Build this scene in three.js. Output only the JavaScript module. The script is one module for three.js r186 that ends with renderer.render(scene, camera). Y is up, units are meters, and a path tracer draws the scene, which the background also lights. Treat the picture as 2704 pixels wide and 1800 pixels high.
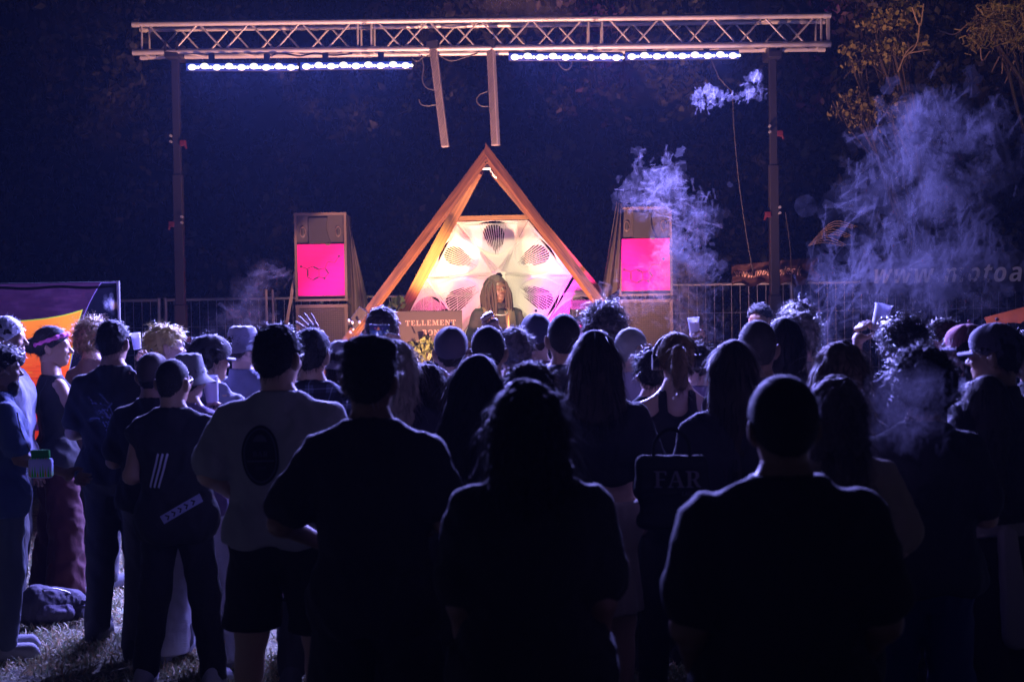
import * as THREE from 'three';
import { mergeGeometries } from 'three/addons/utils/BufferGeometryUtils.js';
import { ImprovedNoise } from 'three/addons/math/ImprovedNoise.js';
import { RoundedBoxGeometry } from 'three/addons/geometries/RoundedBoxGeometry.js';

// ---------------------------------------------------------------- camera, sky, exposure
const scene = new THREE.Scene();
const F = 3755, W = 2704, H = 1800;                       // focal length and size of the photograph in its own pixels
const camera = new THREE.PerspectiveCamera(2 * Math.atan(H / 2 / F) * 180 / Math.PI, W / H, 0.1, 120);
camera.filmGauge = 36;
camera.position.set(0, 1.92, 0);
camera.rotation.order = 'YXZ';
camera.rotation.x = -Math.atan(110 / F);
camera.rotation.z = -0.016;
camera.focus = 11.5;
camera.userData.fStop = 3.6;
camera.updateMatrixWorld(true);
const renderer = new THREE.WebGLRenderer({ antialias: true });
renderer.toneMapping = THREE.LinearToneMapping;
renderer.toneMappingExposure = 1;
renderer.shadowMap.enabled = true;
scene.background = new THREE.Color().setRGB(0.0068, 0.0064, 0.007);   // night sky with the glow of the site behind the camera
scene.fog = new THREE.FogExp2(new THREE.Color().setRGB(0.4, 0.55, 1), 0.0007);   // thin stage haze

// ---------------------------------------------------------------- helpers
const V = (x, y, z) => new THREE.Vector3(x, y, z);
const clamp = (x, a, b) => Math.min(b, Math.max(a, x));
const lerp = (a, b, t) => a + (b - a) * t;
let seed = 7;
const rnd = () => { seed = (seed + 0x6d2b79f5) | 0; let t = Math.imul(seed ^ (seed >>> 15), 1 | seed); t = (t + Math.imul(t ^ (t >>> 7), 61 | t)) ^ t; return ((t ^ (t >>> 14)) >>> 0) / 4294967296; };
const rr = (a, b) => a + (b - a) * rnd();
const gauss = () => Math.sqrt(-2 * Math.log(1 - rnd() * 0.99999)) * Math.cos(2 * Math.PI * rnd());
const noise = new ImprovedNoise();
const N3 = (x, y, z) => noise.noise(x + 31.7, y + 17.3, z + 5.9);
const rgb = (r, g, b) => new THREE.Color().setRGB(r, g, b);
// a place in the world from a pixel of the photograph and the distance in front of the lens
const at = (px, py, d) => {
  const dir = V((px - W / 2) / F, -(py - H / 2) / F, -1).applyQuaternion(camera.quaternion);
  return camera.position.clone().addScaledVector(dir, d / -dir.z);
};
const taken = new Map();
const numbered = (n) => { const k = taken.get(n) ?? 0; taken.set(n, k + 1); return k ? n + '_' + String(k).padStart(3, '0') : n; };
function thing(name, label, category, pos, group) {
  const o = new THREE.Group(); o.name = numbered(name); scene.add(o);
  if (pos) o.position.copy(pos);
  o.userData = { label, category }; if (group) o.userData.group = group;
  return o;
}
function mesh(name, g, m, parent) {
  const o = new THREE.Mesh(Array.isArray(g) ? mergeGeometries(g.map((x) => { const y = x.index ? x.toNonIndexed() : x; for (const k of Object.keys(y.attributes)) if (!['position', 'normal', 'uv'].includes(k)) y.deleteAttribute(k); return y; })) : g, m);
  o.name = parent ? name : numbered(name); o.castShadow = o.receiveShadow = true; (parent ?? scene).add(o); return o;
}
function solo(name, g, m, label, category, group) { const o = mesh(name, g, m); o.userData = { label, category }; if (group) o.userData.group = group; return o; }
function structure(name, g, m) { const o = mesh(name, g, m); o.userData.kind = 'structure'; return o; }
const box = (w, h, d, x = 0, y = 0, z = 0) => new THREE.BoxGeometry(w, h, d).translate(x, y, z);
const rbox = (w, h, d, r, x = 0, y = 0, z = 0) => new RoundedBoxGeometry(w, h, d, 2, r).translate(x, y, z);
const seg = (a, b, r, n = 8, r2 = r) => {
  const d = b.clone().sub(a), g = new THREE.CylinderGeometry(r2, r, d.length(), n);
  return g.applyQuaternion(new THREE.Quaternion().setFromUnitVectors(V(0, 1, 0), d.clone().normalize())).translate((a.x + b.x) / 2, (a.y + b.y) / 2, (a.z + b.z) / 2);
};
// a beam of rectangular section: w across the view, t deep
const beam = (a, b, w, t) => {
  const y = b.clone().sub(a), L = y.length(); y.normalize();
  const x = V(0, 0, 1).cross(y).normalize().negate(), z = x.clone().cross(y).normalize();
  return new RoundedBoxGeometry(w, L, t, 2, 0.004).applyMatrix4(new THREE.Matrix4().makeBasis(x, y, z)).translate((a.x + b.x) / 2, (a.y + b.y) / 2, (a.z + b.z) / 2);
};
const wire = (pts, r, n = 24, s = 5) => new THREE.TubeGeometry(new THREE.CatmullRomCurve3(pts), n, r, s);
const canvas = (w, h, draw) => {
  const c = document.createElement('canvas'); c.width = w; c.height = h; draw(c.getContext('2d'), w, h);
  const t = new THREE.CanvasTexture(c); t.colorSpace = THREE.SRGBColorSpace; return t;
};
const dataTex = (n, f, srgb, rep = 1) => {
  const a = new Uint8Array(n * n * 4);
  for (let y = 0; y < n; y++) for (let x = 0; x < n; x++) { const c = f(x / n, y / n); for (let k = 0; k < 3; k++) a[(y * n + x) * 4 + k] = clamp(c[k] ?? c[0], 0, 1) * 255; a[(y * n + x) * 4 + 3] = 255; }
  const t = new THREE.DataTexture(a, n, n); t.magFilter = THREE.LinearFilter; t.wrapS = t.wrapT = THREE.RepeatWrapping; t.repeat.set(rep, rep); if (srgb) t.colorSpace = THREE.SRGBColorSpace; t.needsUpdate = true; return t;
};
// noise that tiles on the unit square
const tile = (u, v, f, o = 0) => {
  const a = 2 * Math.PI; return N3(Math.cos(u * a) * f / a + o, Math.sin(u * a) * f / a + Math.cos(v * a) * f / a, Math.sin(v * a) * f / a + o * 1.7);
};

// ---------------------------------------------------------------- materials
const std = (c, roughness = 0.8, more = {}) => new THREE.MeshStandardMaterial({ color: c, roughness, ...more });
const phys = (c, roughness, more) => new THREE.MeshPhysicalMaterial({ color: c, roughness, ...more });
const weave = dataTex(256, (u, v) => { const w = 0.5 + 0.18 * Math.sin(u * 2 * Math.PI * 64) * Math.sin(v * 2 * Math.PI * 64) + 0.5 * tile(u, v, 30); return [w, w, w]; }, false, 7);
const grainTex = dataTex(256, (u, v) => { const g = 0.62 + 0.22 * tile(u, v * 0.2 + Math.floor(v), 34, 3) + 0.16 * tile(u, v, 9, 8) - (Math.hypot((u - 0.3) * 2.2, v - 0.6) < 0.03 ? 0.35 : 0); return [g, g * 0.8, g * 0.58]; }, true, 1);
const speck = dataTex(256, (u, v) => { const g = 0.55 + 0.5 * tile(u, v, 60, 2) + 0.3 * tile(u, v, 14, 4); return [g]; }, false, 4);
const M = {
  alu: phys(rgb(0.46, 0.44, 0.43), 0.4, { metalness: 0.35, bumpMap: speck, bumpScale: 0.0004 }),
  steel: std(rgb(0.32, 0.32, 0.33), 0.5, { metalness: 0.7 }),
  black: std(rgb(0.018, 0.018, 0.02), 0.55),
  cable: std(rgb(0.05, 0.045, 0.045), 0.5),
  cabinet: std(rgb(0.03, 0.026, 0.028), 0.6, { bumpMap: speck, bumpScale: 0.001 }),
  edge: std(rgb(0.11, 0.08, 0.07), 0.5, { bumpMap: speck, bumpScale: 0.0006 }),
  wood: std(rgb(0.4, 0.27, 0.16), 0.75, { map: grainTex, bumpMap: grainTex, bumpScale: 0.001 }),
  galv: std(rgb(0.42, 0.42, 0.43), 0.45, { metalness: 0.6 }),
  tarp: std(rgb(0.05, 0.042, 0.04), 0.7, { bumpMap: weave, bumpScale: 0.001, side: THREE.DoubleSide }),
  red: std(rgb(0.08, 0.008, 0.008), 0.5),
  leaf: phys(rgb(0.03, 0.035, 0.022), 0.6, { transmission: 0.3, side: THREE.DoubleSide }),
  leafYellow: phys(rgb(0.24, 0.2, 0.06), 0.7, { transmission: 0.35, side: THREE.DoubleSide }),
  bark: std(rgb(0.07, 0.055, 0.045), 0.9, { bumpMap: speck, bumpScale: 0.004 }),
  mast: std(rgb(0.013, 0.012, 0.014), 0.5),
  white: std(rgb(0.8, 0.8, 0.8), 0.5),
};

// ---------------------------------------------------------------- ground, hillside, stage
const groundTex = dataTex(512, (u, v) => { const a = tile(u, v, 70, 1), b = tile(u, v, 18, 5), c = tile(u, v, 150, 9); const g = 0.42 + 0.2 * a + 0.2 * b + 0.2 * c; return [g * 1.0, g * 0.98, g * 0.72]; }, true, 1);
{
  const g = new THREE.PlaneGeometry(80, 80, 160, 160).rotateX(-Math.PI / 2), p = g.attributes.position, uv = g.attributes.uv;
  for (let i = 0; i < p.count; i++) { p.setY(i, 0.02 * N3(p.getX(i) * 0.9, 0, p.getZ(i) * 0.9) - 0.012); uv.setXY(i, p.getX(i) / 1.3, p.getZ(i) / 1.3); }
  g.computeVertexNormals();
  structure('ground', g, std(rgb(0.72, 0.74, 0.68), 0.95, { map: groundTex, bumpMap: groundTex, bumpScale: 0.03 }));
  // trampled grass
  const blade = new THREE.BufferGeometry();
  blade.setAttribute('position', new THREE.Float32BufferAttribute([-0.004, 0, 0, 0.004, 0, 0, -0.003, 0.02, 0.008, 0.003, 0.02, 0.008, 0, 0.036, 0.024], 3));
  blade.setIndex([0, 1, 2, 1, 3, 2, 2, 3, 4]); blade.computeVertexNormals();
  const n = 90000, im = new THREE.InstancedMesh(blade, phys(rgb(0.32, 0.35, 0.24), 0.8, { transmission: 0.25, side: THREE.DoubleSide }), n), m = new THREE.Matrix4(), c = new THREE.Color();
  for (let i = 0; i < n;) {
    const d = rr(5.6, 12), x = rr(-0.4, 0.4) * d;
    if (N3(x * 3, 4, d * 3) + 0.35 * N3(x * 11, 2, d * 11) < rr(-0.5, 0.25)) continue;
    const s = rr(0.5, 1.5);
    m.makeRotationFromEuler(new THREE.Euler(rr(-0.9, 0.9), rr(0, 6.28), rr(-0.9, 0.9))).scale(V(s, s, s)).setPosition(x, -0.006, -d); im.setMatrixAt(i, m);
    const t = rr(0.5, 1.5); im.setColorAt(i, c.setRGB(t * rr(0.8, 1.6), t, t * 0.8)); i++;
  }
  im.name = 'grass'; im.userData = { label: 'short trampled grass on the festival field', category: 'grass', kind: 'stuff' }; im.castShadow = im.receiveShadow = true; scene.add(im);
}
// the wooded bank behind the stage
const bankZ = (x, y) => -16.2 - 0.28 * y - 0.9 * N3(x * 0.35, y * 0.35, 1) - 0.35 * N3(x * 1.3, y * 1.3, 7);
{
  const nx = 90, ny = 50, g = new THREE.PlaneGeometry(34, 12, nx, ny).translate(0, 6, 0), p = g.attributes.position;
  for (let i = 0; i < p.count; i++) p.setZ(i, bankZ(p.getX(i), p.getY(i)) - 0.35);
  g.computeVertexNormals();
  structure('hillside', g, std(rgb(0.03, 0.028, 0.022), 1));
  const lf = new THREE.BufferGeometry();
  lf.setAttribute('position', new THREE.Float32BufferAttribute([0, 0, 0, 0.022, 0.03, 0.006, 0, 0.075, 0, -0.022, 0.03, 0.006], 3)); lf.setIndex([0, 1, 2, 0, 2, 3]); lf.computeVertexNormals();
  const n = 70000, im = new THREE.InstancedMesh(lf, M.leaf, n), m = new THREE.Matrix4(), c = new THREE.Color();
  for (let i = 0; i < n;) {
    const x = rr(-8.5, 8.5), y = rr(0, 7.6), cl = N3(x * 1.7, y * 1.7, 3) + 0.6 * N3(x * 4.5, y * 4.5, 9);
    if (cl < rr(-0.75, 0.35)) continue;
    const s = rr(0.9, 2.2);
    m.makeRotationFromEuler(new THREE.Euler(rr(-1.5, 1.5), rr(0, 6.28), rr(-1.5, 1.5))).scale(V(s, s, s)).setPosition(x, y, bankZ(x, y) + 0.35 * cl + 0.12 * gauss()); im.setMatrixAt(i, m);
    const t = rr(0.5, 1.6) * (rnd() < 0.04 ? 2 : 1); im.setColorAt(i, c.setRGB(t * rr(0.8, 1.3), t, t)); i++;
  }
  im.name = 'undergrowth'; im.userData = { label: 'dark mass of leaves covering the bank behind the stage', category: 'undergrowth', kind: 'stuff' }; im.castShadow = im.receiveShadow = true; scene.add(im);
}
{
  const g = [];
  const st = thing('stage_platform', 'low dark platform under the wooden pyramid and table', 'stage', V(-0.2, 0, -13.6));
  mesh('deck', rbox(3.6, 0.06, 2.4, 0.01, 0, 0.33, 0), std(rgb(0.06, 0.05, 0.045), 0.8), st);
  for (const [x, z] of [[-1.6, 1], [1.6, 1], [-1.6, -1], [1.6, -1], [0, 1], [0, -1]]) mesh('leg', box(0.06, 0.3, 0.06, x, 0.15, z), M.steel, st);
}

// ---------------------------------------------------------------- truss goal post
const TD = 12.4;
{
  const a0 = at(366, 107, TD), b0 = at(2180, 85, TD - 0.12);
  const X = b0.clone().sub(a0).normalize(), Z = X.clone().cross(V(0, 1, 0)).normalize(), Y = Z.clone().cross(X).normalize();
  const L = a0.distanceTo(b0), S = 0.12;
  const P = (x, y, z) => a0.clone().addScaledVector(X, x).addScaledVector(Y, y).addScaledVector(Z, z);
  const t = thing('truss', 'box truss beam of shiny tubes across the top of the stage', 'truss');
  for (let k = 0; k < 3; k++) {
    const x0 = L / 3 * k + 0.008, x1 = L / 3 * (k + 1) - 0.008, n = 4;
    for (const y of [-S, S]) for (const z of [-S, S]) {
      mesh('chord', seg(P(x0, y, z), P(x1, y, z), 0.025, 12), M.alu, t);
      for (const x of [x0, x1]) mesh('coupler', seg(P(x - 0.03, y, z), P(x + 0.03, y, z), 0.029, 10), M.alu, t);
    }
    const e0 = x0 + 0.1, e1 = x1 - 0.1, w = (e1 - e0) / n;
    for (let i = 0; i < n; i++) for (const [f, flip] of [[-S, 0], [S, 1]]) {        // front and back faces: zigzags that cross each other in view
      const xa = e0 + i * w, xm = xa + w / 2, xb = xa + w, u = flip ? S : -S;
      mesh('brace', seg(P(xa, u, f), P(xm, -u, f), 0.0095, 6), M.alu, t); mesh('brace', seg(P(xm, -u, f), P(xb, u, f), 0.0095, 6), M.alu, t);
    }
    for (let i = 0; i < n; i++) for (const y of [-S, S]) { const xa = e0 + i * w; mesh('brace', seg(P(xa, y, -S), P(xa + w / 2, y, S), 0.0085, 6), M.alu, t); mesh('brace', seg(P(xa + w / 2, y, S), P(xa + w, y, -S), 0.0085, 6), M.alu, t); }
    for (const x of [x0 + 0.05, x1 - 0.05]) { for (const z of [-S, S]) mesh('end_post', seg(P(x, -S, z), P(x, S, z), 0.0105, 6), M.alu, t); for (const y of [-S, S]) mesh('end_post', seg(P(x, y, -S), P(x, y, S), 0.0105, 6), M.alu, t); }
  }
  mesh('end_plate', beam(P(L, -S - 0.03, 0.12), P(L, S + 0.03, 0.12), 0.03, 0.03), M.alu, t);
  // lifting masts
  for (const [px, lab, hi] of [[462, 'dark lifting mast holding up the end of the truss above the tapestry', 'a'], [2040, 'dark lifting mast in front of the crumpled banner', 'b']]) {
    const top = at(px, 165, TD), q = thing('lifting_mast', lab, 'mast', V(top.x, 0, top.z), 'truss masts');
    const y1 = top.y + 0.02;
    mesh('lower_tube', rbox(0.1, 1.9, 0.1, 0.008, 0, 0.97, 0), M.mast, q);
    mesh('middle_tube', rbox(0.082, 1.5, 0.082, 0.008, 0, 2.3, 0), M.mast, q);
    mesh('upper_tube', rbox(0.064, y1 - 2.6, 0.064, 0.006, 0, (y1 + 2.6) / 2, 0), M.mast, q);
    mesh('head_bracket', [rbox(0.12, 0.06, 0.3, 0.01, 0, y1 + 0.03, 0), box(0.02, 0.1, 0.3, -0.05, y1 + 0.09, 0), box(0.02, 0.1, 0.3, 0.05, y1 + 0.09, 0)], M.mast, q);
    for (const [y, sx] of [[3.32, 1], [2.62, -1], [1.62, 1]]) { mesh('clip', [rbox(0.05, 0.05, 0.06, 0.006, sx * 0.055, y, 0.02), seg(V(sx * 0.07, y + 0.01, 0.03), V(sx * 0.085, y - 0.05, 0.03), 0.012)], M.red, q); mesh('locking_pin', [seg(V(-sx * 0.04, y + 0.06, 0.045), V(-sx * 0.04, y + 0.06, 0.075), 0.012), seg(V(-sx * 0.04, y + 0.01, 0.045), V(-sx * 0.04, y + 0.01, 0.075), 0.012)], M.galv, q); }
    for (const a of [0.6, 2.5, 3.8, 5.6]) mesh('outrigger', beam(V(Math.cos(a) * 0.05, 0.35, Math.sin(a) * 0.05), V(Math.cos(a) * 0.7, 0.03, Math.sin(a) * 0.7), 0.04, 0.05), M.cabinet, q);
  }
  // cables draped along the bottom chord
  const cab = (pts, lab, r = 0.007) => solo('cable', wire(pts, r), M.cable, lab, 'cable', 'stage cables');
  cab([[1085, 150], [1100, 162], [1118, 150], [1150, 144], [1190, 160], [1230, 150], [1262, 140]].map(([x, y]) => at(x, y, TD - 0.12)), 'black cable looping under the truss between the two hanging light strips');
  cab([[1113, 145], [1118, 175], [1116, 215], [1128, 232], [1150, 238]].map(([x, y]) => at(x, y, TD - 0.08)), 'cable hanging beside the tilted light strip');
  cab([[1106, 262], [1112, 275], [1130, 279], [1150, 276]].map(([x, y]) => at(x, y, TD - 0.08)), 'short curled cable end low on the tilted light strip');
  cab([[1288, 240], [1266, 250], [1258, 262], [1268, 278], [1290, 281]].map(([x, y]) => at(x, y, TD - 0.08)), 'cable loop on the side of the upright light strip');
  cab([[1472, 158], [1480, 174], [1495, 184], [1506, 178], [1512, 162]].map(([x, y]) => at(x, y, TD - 0.15)), 'thin cable loop hanging below the middle light bar');
  cab([[700, 140], [712, 149], [730, 141], [760, 143], [790, 148], [830, 141], [880, 146], [930, 141]].map(([x, y]) => at(x, y, TD - 0.13)), 'black cable laid along the lower truss tubes above a light bar');
  cab([[1880, 160], [1905, 215], [1930, 235], [1938, 330], [1952, 480], [1975, 640], [1990, 720]].map(([x, y]) => at(x, y, TD + 0.3)), 'thin guy rope slanting down beside the mast through the smoke', 0.005);
  cab([[2075, 560], [2088, 660], [2092, 760], [2100, 840]].map(([x, y]) => at(x, y, TD + 0.5)), 'thin guy rope in front of the crumpled banner', 0.004);
}

// ---------------------------------------------------------------- light bars: the blue-white key light over the crowd
const BLUE = rgb(0.27, 0.265, 1);
{
  const lens = std(rgb(0.9, 0.9, 0.9), 0.3, { emissive: rgb(1.05, 1.0, 0.8), emissiveIntensity: 1.25, name: 'led lens' });
  const strip = std(rgb(0.02, 0.02, 0.05), 0.4, { emissive: rgb(0.05, 0.12, 1), emissiveIntensity: 0.4, name: 'led fringe glow' });  // added glow that imitates the blue fringe around the bright lamps
  const small = std(rgb(0.8, 0.8, 0.9), 0.3, { emissive: rgb(0.35, 0.6, 1), emissiveIntensity: 2.2, name: 'small led' });
  const bars = [[490, 176, 784, 176.5, 'leftmost light bar of bright blue-white lamps, beside the dark mast'], [792, 174, 1087, 171, 'light bar left of the tilted light strip, second from the outer end'], [1343, 149, 1645, 151, 'light bar right of the hanging light strips, near the middle of the truss'], [1652, 148, 1953, 145, 'rightmost light bar of blue-white lamps, above the curl of smoke']];
  for (const [x0, y0, x1, y1, lab] of bars) {
    const a = at(x0, y0, TD - 0.2), b = at(x1, y1, TD - 0.22), q = thing('light_bar', lab, 'stage light', null, 'light bars under the truss');
    const X = b.clone().sub(a), L = X.length(); X.normalize();
    mesh('housing', beam(a.clone().add(V(0, 0.01, -0.05)), b.clone().add(V(0, 0.01, -0.05)), 0.075, 0.07), M.black, q);
    for (const f of [0.22, 0.72]) mesh('hanging_clamp', [beam(a.clone().addScaledVector(X, L * f).add(V(0, 0.03, -0.06)), a.clone().addScaledVector(X, L * f).add(V(0, 0.12, -0.06)), 0.05, 0.03)], M.black, q);
    mesh('fringe_glow_strip', beam(a.clone().add(V(0, 0, -0.012)), b.clone().add(V(0, 0, -0.012)), 0.062, 0.012), strip, q);
    for (let k = 0; k < 9; k++) {
      const p = a.clone().addScaledVector(X, L * (k + 0.5) / 9);
      mesh('led', new THREE.SphereGeometry(0.029, 10, 8).scale(1.25, 0.9, 0.6).translate(p.x, p.y + (k % 2 ? 0.006 : -0.004), p.z), lens, q);
      for (const o of [0.3, 0.5]) mesh('small_led', new THREE.SphereGeometry(0.0135, 8, 6).translate(p.x + X.x * L / 9 * o, p.y - 0.004, p.z), o < 0.4 ? small : lens, q);
    }
    for (const f of [0.17, 0.5, 0.83]) {
      const s = new THREE.SpotLight(BLUE, 135, 0, 1.2, 0.6, 2), p = a.clone().addScaledVector(X, L * f).add(V(0, -0.01, 0.05));
      s.position.copy(p); s.target.position.copy(p).add(V(-0.05 * Math.sign(p.x), -0.52, 1)); s.castShadow = true; s.shadow.radius = 2.5; s.name = 'led_beam';
      scene.add(s, s.target);
    }
  }
  // two unlit pixel strips hanging from the truss
  const dots = dataTex(128, (u, v) => { const a = (u * 5) % 1 - 0.5, b = (v * 5 + (Math.floor(u * 5) % 2) * 0.5) % 1 - 0.5; return [Math.hypot(a, b) < 0.33 ? 0.9 : 0.25]; }, true, 1);
  dots.repeat.set(1, 14);
  const face = std(rgb(0.5, 0.42, 0.4), 0.45, { map: dots, bumpMap: dots, bumpScale: 0.004 });
  for (const [x0, y0, x1, y1, yaw, lab] of [[1144, 128, 1176, 388, -0.15, 'tilted perforated light strip hanging from the truss'], [1296, 126, 1309, 384, -0.5, 'upright perforated light strip hanging just above the tip of the pyramid']]) {
    const a = at(x1, y1, TD - 0.17), b = at(x0, y0, TD - 0.17), q = thing('light_strip', lab, 'light strip', a, 'hanging light strips');
    q.quaternion.setFromUnitVectors(V(0, 1, 0), b.clone().sub(a).normalize()).multiply(new THREE.Quaternion().setFromAxisAngle(V(0, 1, 0), yaw));
    const L = a.distanceTo(b);
    mesh('housing', rbox(0.064, L, 0.05, 0.004, 0, L / 2, 0), std(rgb(0.3, 0.26, 0.25), 0.5), q);
    mesh('perforated_face', new THREE.PlaneGeometry(0.056, L - 0.02).translate(0, L / 2, 0.028), face, q);
    mesh('clamp', [rbox(0.1, 0.08, 0.1, 0.01, 0, L + 0.03, -0.02)], M.black, q);
  }
}

// ---------------------------------------------------------------- wooden pyramid
const toGround = (a, b, y = 0.04) => a.clone().addScaledVector(b.clone().sub(a), (y - a.y) / (b.y - a.y));
const PA = at(1282, 389, 12.55), RA = at(1283, 446, 13.1);
{
  const t = thing('wooden_pyramid', 'tall open pyramid of wooden beams around the performer', 'pyramid');
  const fl = toGround(PA, at(913, 882, 12.05)), fr = toGround(PA, at(1588, 795, 12.05));
  const w = 0.064;
  for (const [foot, s] of [[fl, -1], [fr, 1]]) {          // front beams, mitred where they meet
    const d = foot.clone().sub(PA), L = d.length(), sh = new THREE.Shape(); d.normalize();
    const x = V(s, 0, 0).addScaledVector(d, -d.x * s).normalize(), z = x.clone().cross(d.clone().negate()).normalize();
    const cut = w * Math.abs(d.y) / Math.abs(d.x);
    sh.moveTo(0, 0); sh.lineTo(0, -L); sh.lineTo(-w, -L); sh.lineTo(-w, -cut); sh.closePath();
    const g = new THREE.ExtrudeGeometry(sh, { depth: 0.12, bevelEnabled: true, bevelSize: 0.003, bevelThickness: 0.003, bevelSegments: 1 });
    const uv = g.attributes.uv, p = g.attributes.position; for (let i = 0; i < uv.count; i++) uv.setXY(i, (p.getX(i) + p.getZ(i)) * 3.2, p.getY(i) * 0.55 + (s > 0 ? 0.4 : 0));
    g.applyMatrix4(new THREE.Matrix4().makeBasis(x, d.clone().negate(), z)).translate(PA.x, PA.y, PA.z - (z.z < 0 ? 0 : 0.12));
    mesh('beam', g, M.wood, t);
  }
  const rl1 = at(1262, 450, 13.1), rr1 = at(1306, 450, 13.1), rl2 = at(1067, 817, 14.1), rr2 = at(1581, 774, 14.1);
  mesh('beam', beam(rl1, toGround(rl1, rl2), 0.105, 0.07), M.wood, t);
  mesh('beam', beam(rr1, toGround(rr1, rr2), 0.105, 0.07), M.wood, t);
  // ridge block with the lamp under it
  const r0 = at(1282, 430, 12.58), r1 = at(1283, 443, 13.12);
  mesh('ridge_block', [beam(V(r0.x, r0.y + 0.03, r0.z), V(r0.x, r0.y + 0.031, r1.z), 0.13, 0.06), rbox(0.13, 0.06, Math.abs(r1.z - r0.z), 0.004, r0.x, r0.y + 0.03, (r0.z + r1.z) / 2)], M.wood, t);
  const bar0 = at(1196, 577, 13.6), bar1 = at(1400, 573, 13.6);
  mesh('cross_bar', beam(bar0, bar1, 0.045, 0.07), M.wood, t);
  const logo = canvas(128, 96, (c) => { c.clearRect(0, 0, 128, 96); c.strokeStyle = c.fillStyle = '#120a06'; c.lineWidth = 9; c.lineCap = 'round'; c.beginPath(); c.moveTo(14, 26); c.quadraticCurveTo(45, 4, 76, 12); c.lineTo(88, 34); c.lineTo(118, 26); c.moveTo(14, 26); c.quadraticCurveTo(36, 66, 62, 84); c.lineTo(62, 34); c.moveTo(62, 84); c.lineTo(108, 40); c.stroke(); c.beginPath(); c.moveTo(16, 26); c.lineTo(58, 30); c.lineTo(58, 76); c.closePath(); c.fill(); c.beginPath(); c.arc(116, 26, 8, 0, 7); c.fill(); });
  const lp = at(1282, 422, 12.5); lp.z = PA.z + 0.005;
  mesh('burnt_emblem', new THREE.PlaneGeometry(0.1, 0.062).translate(lp.x, lp.y, lp.z + 0.007), std('#ffffff', 0.9, { map: logo, transparent: true }), t);
  // metal shoe on the near left beam
  const s0 = at(928, 862, 12.05), s1 = at(962, 817, 12.06);
  mesh('metal_shoe', beam(s0.clone().setZ(s0.z + 0.04), s1.clone().setZ(s1.z + 0.04), 0.08, 0.16), M.cabinet, t);
  for (const [x, y] of [[921, 846], [930, 852], [949, 851], [925, 877], [932, 869]]) { const p = at(x, y, 11.9); mesh('bolt', new THREE.SphereGeometry(0.013, 8, 6).translate(p.x, p.y, p.z), M.galv, t); }
}
// unseen lamps lighting the stage: each a can, a glowing face and a light
function unseenStageLamp(lab, pos, target, color, power, angle, o = {}) {
  const q = thing('unseen_stage_lamp', lab, 'lamp', pos, 'unseen lamps lighting the stage'), dir = target.clone().sub(pos).normalize();
  const g = new THREE.Quaternion().setFromUnitVectors(V(0, 1, 0), dir), r = o.r ?? 0.07;
  mesh('can', new THREE.CylinderGeometry(r * 1.1, r * 0.9, 0.16, 16, 1, true).translate(0, -0.06, 0).applyQuaternion(g), M.black, q);
  mesh('yoke', new THREE.TorusGeometry(r * 1.3, 0.008, 6, 14, Math.PI).rotateX(Math.PI).translate(0, -0.02, 0), M.black, q);
  const c = color.clone(), m = Math.max(c.r, c.g, c.b);
  mesh('lamp_face', new THREE.CircleGeometry(r, 20).rotateX(-Math.PI / 2).applyQuaternion(g), std(rgb(0.8, 0.8, 0.8), 0.4, { emissive: c.multiplyScalar(1 / m), emissiveIntensity: o.glow ?? 1.5, name: 'lamp glow' }), q);
  const s = new THREE.SpotLight(color, power, 0, angle, o.pen ?? 0.7, 2); s.position.copy(pos).addScaledVector(dir, 0.03); s.target.position.copy(target); s.castShadow = true; s.shadow.radius = o.soft ?? 3; s.name = 'unseen_lamp_beam'; scene.add(s, s.target);
}
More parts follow.
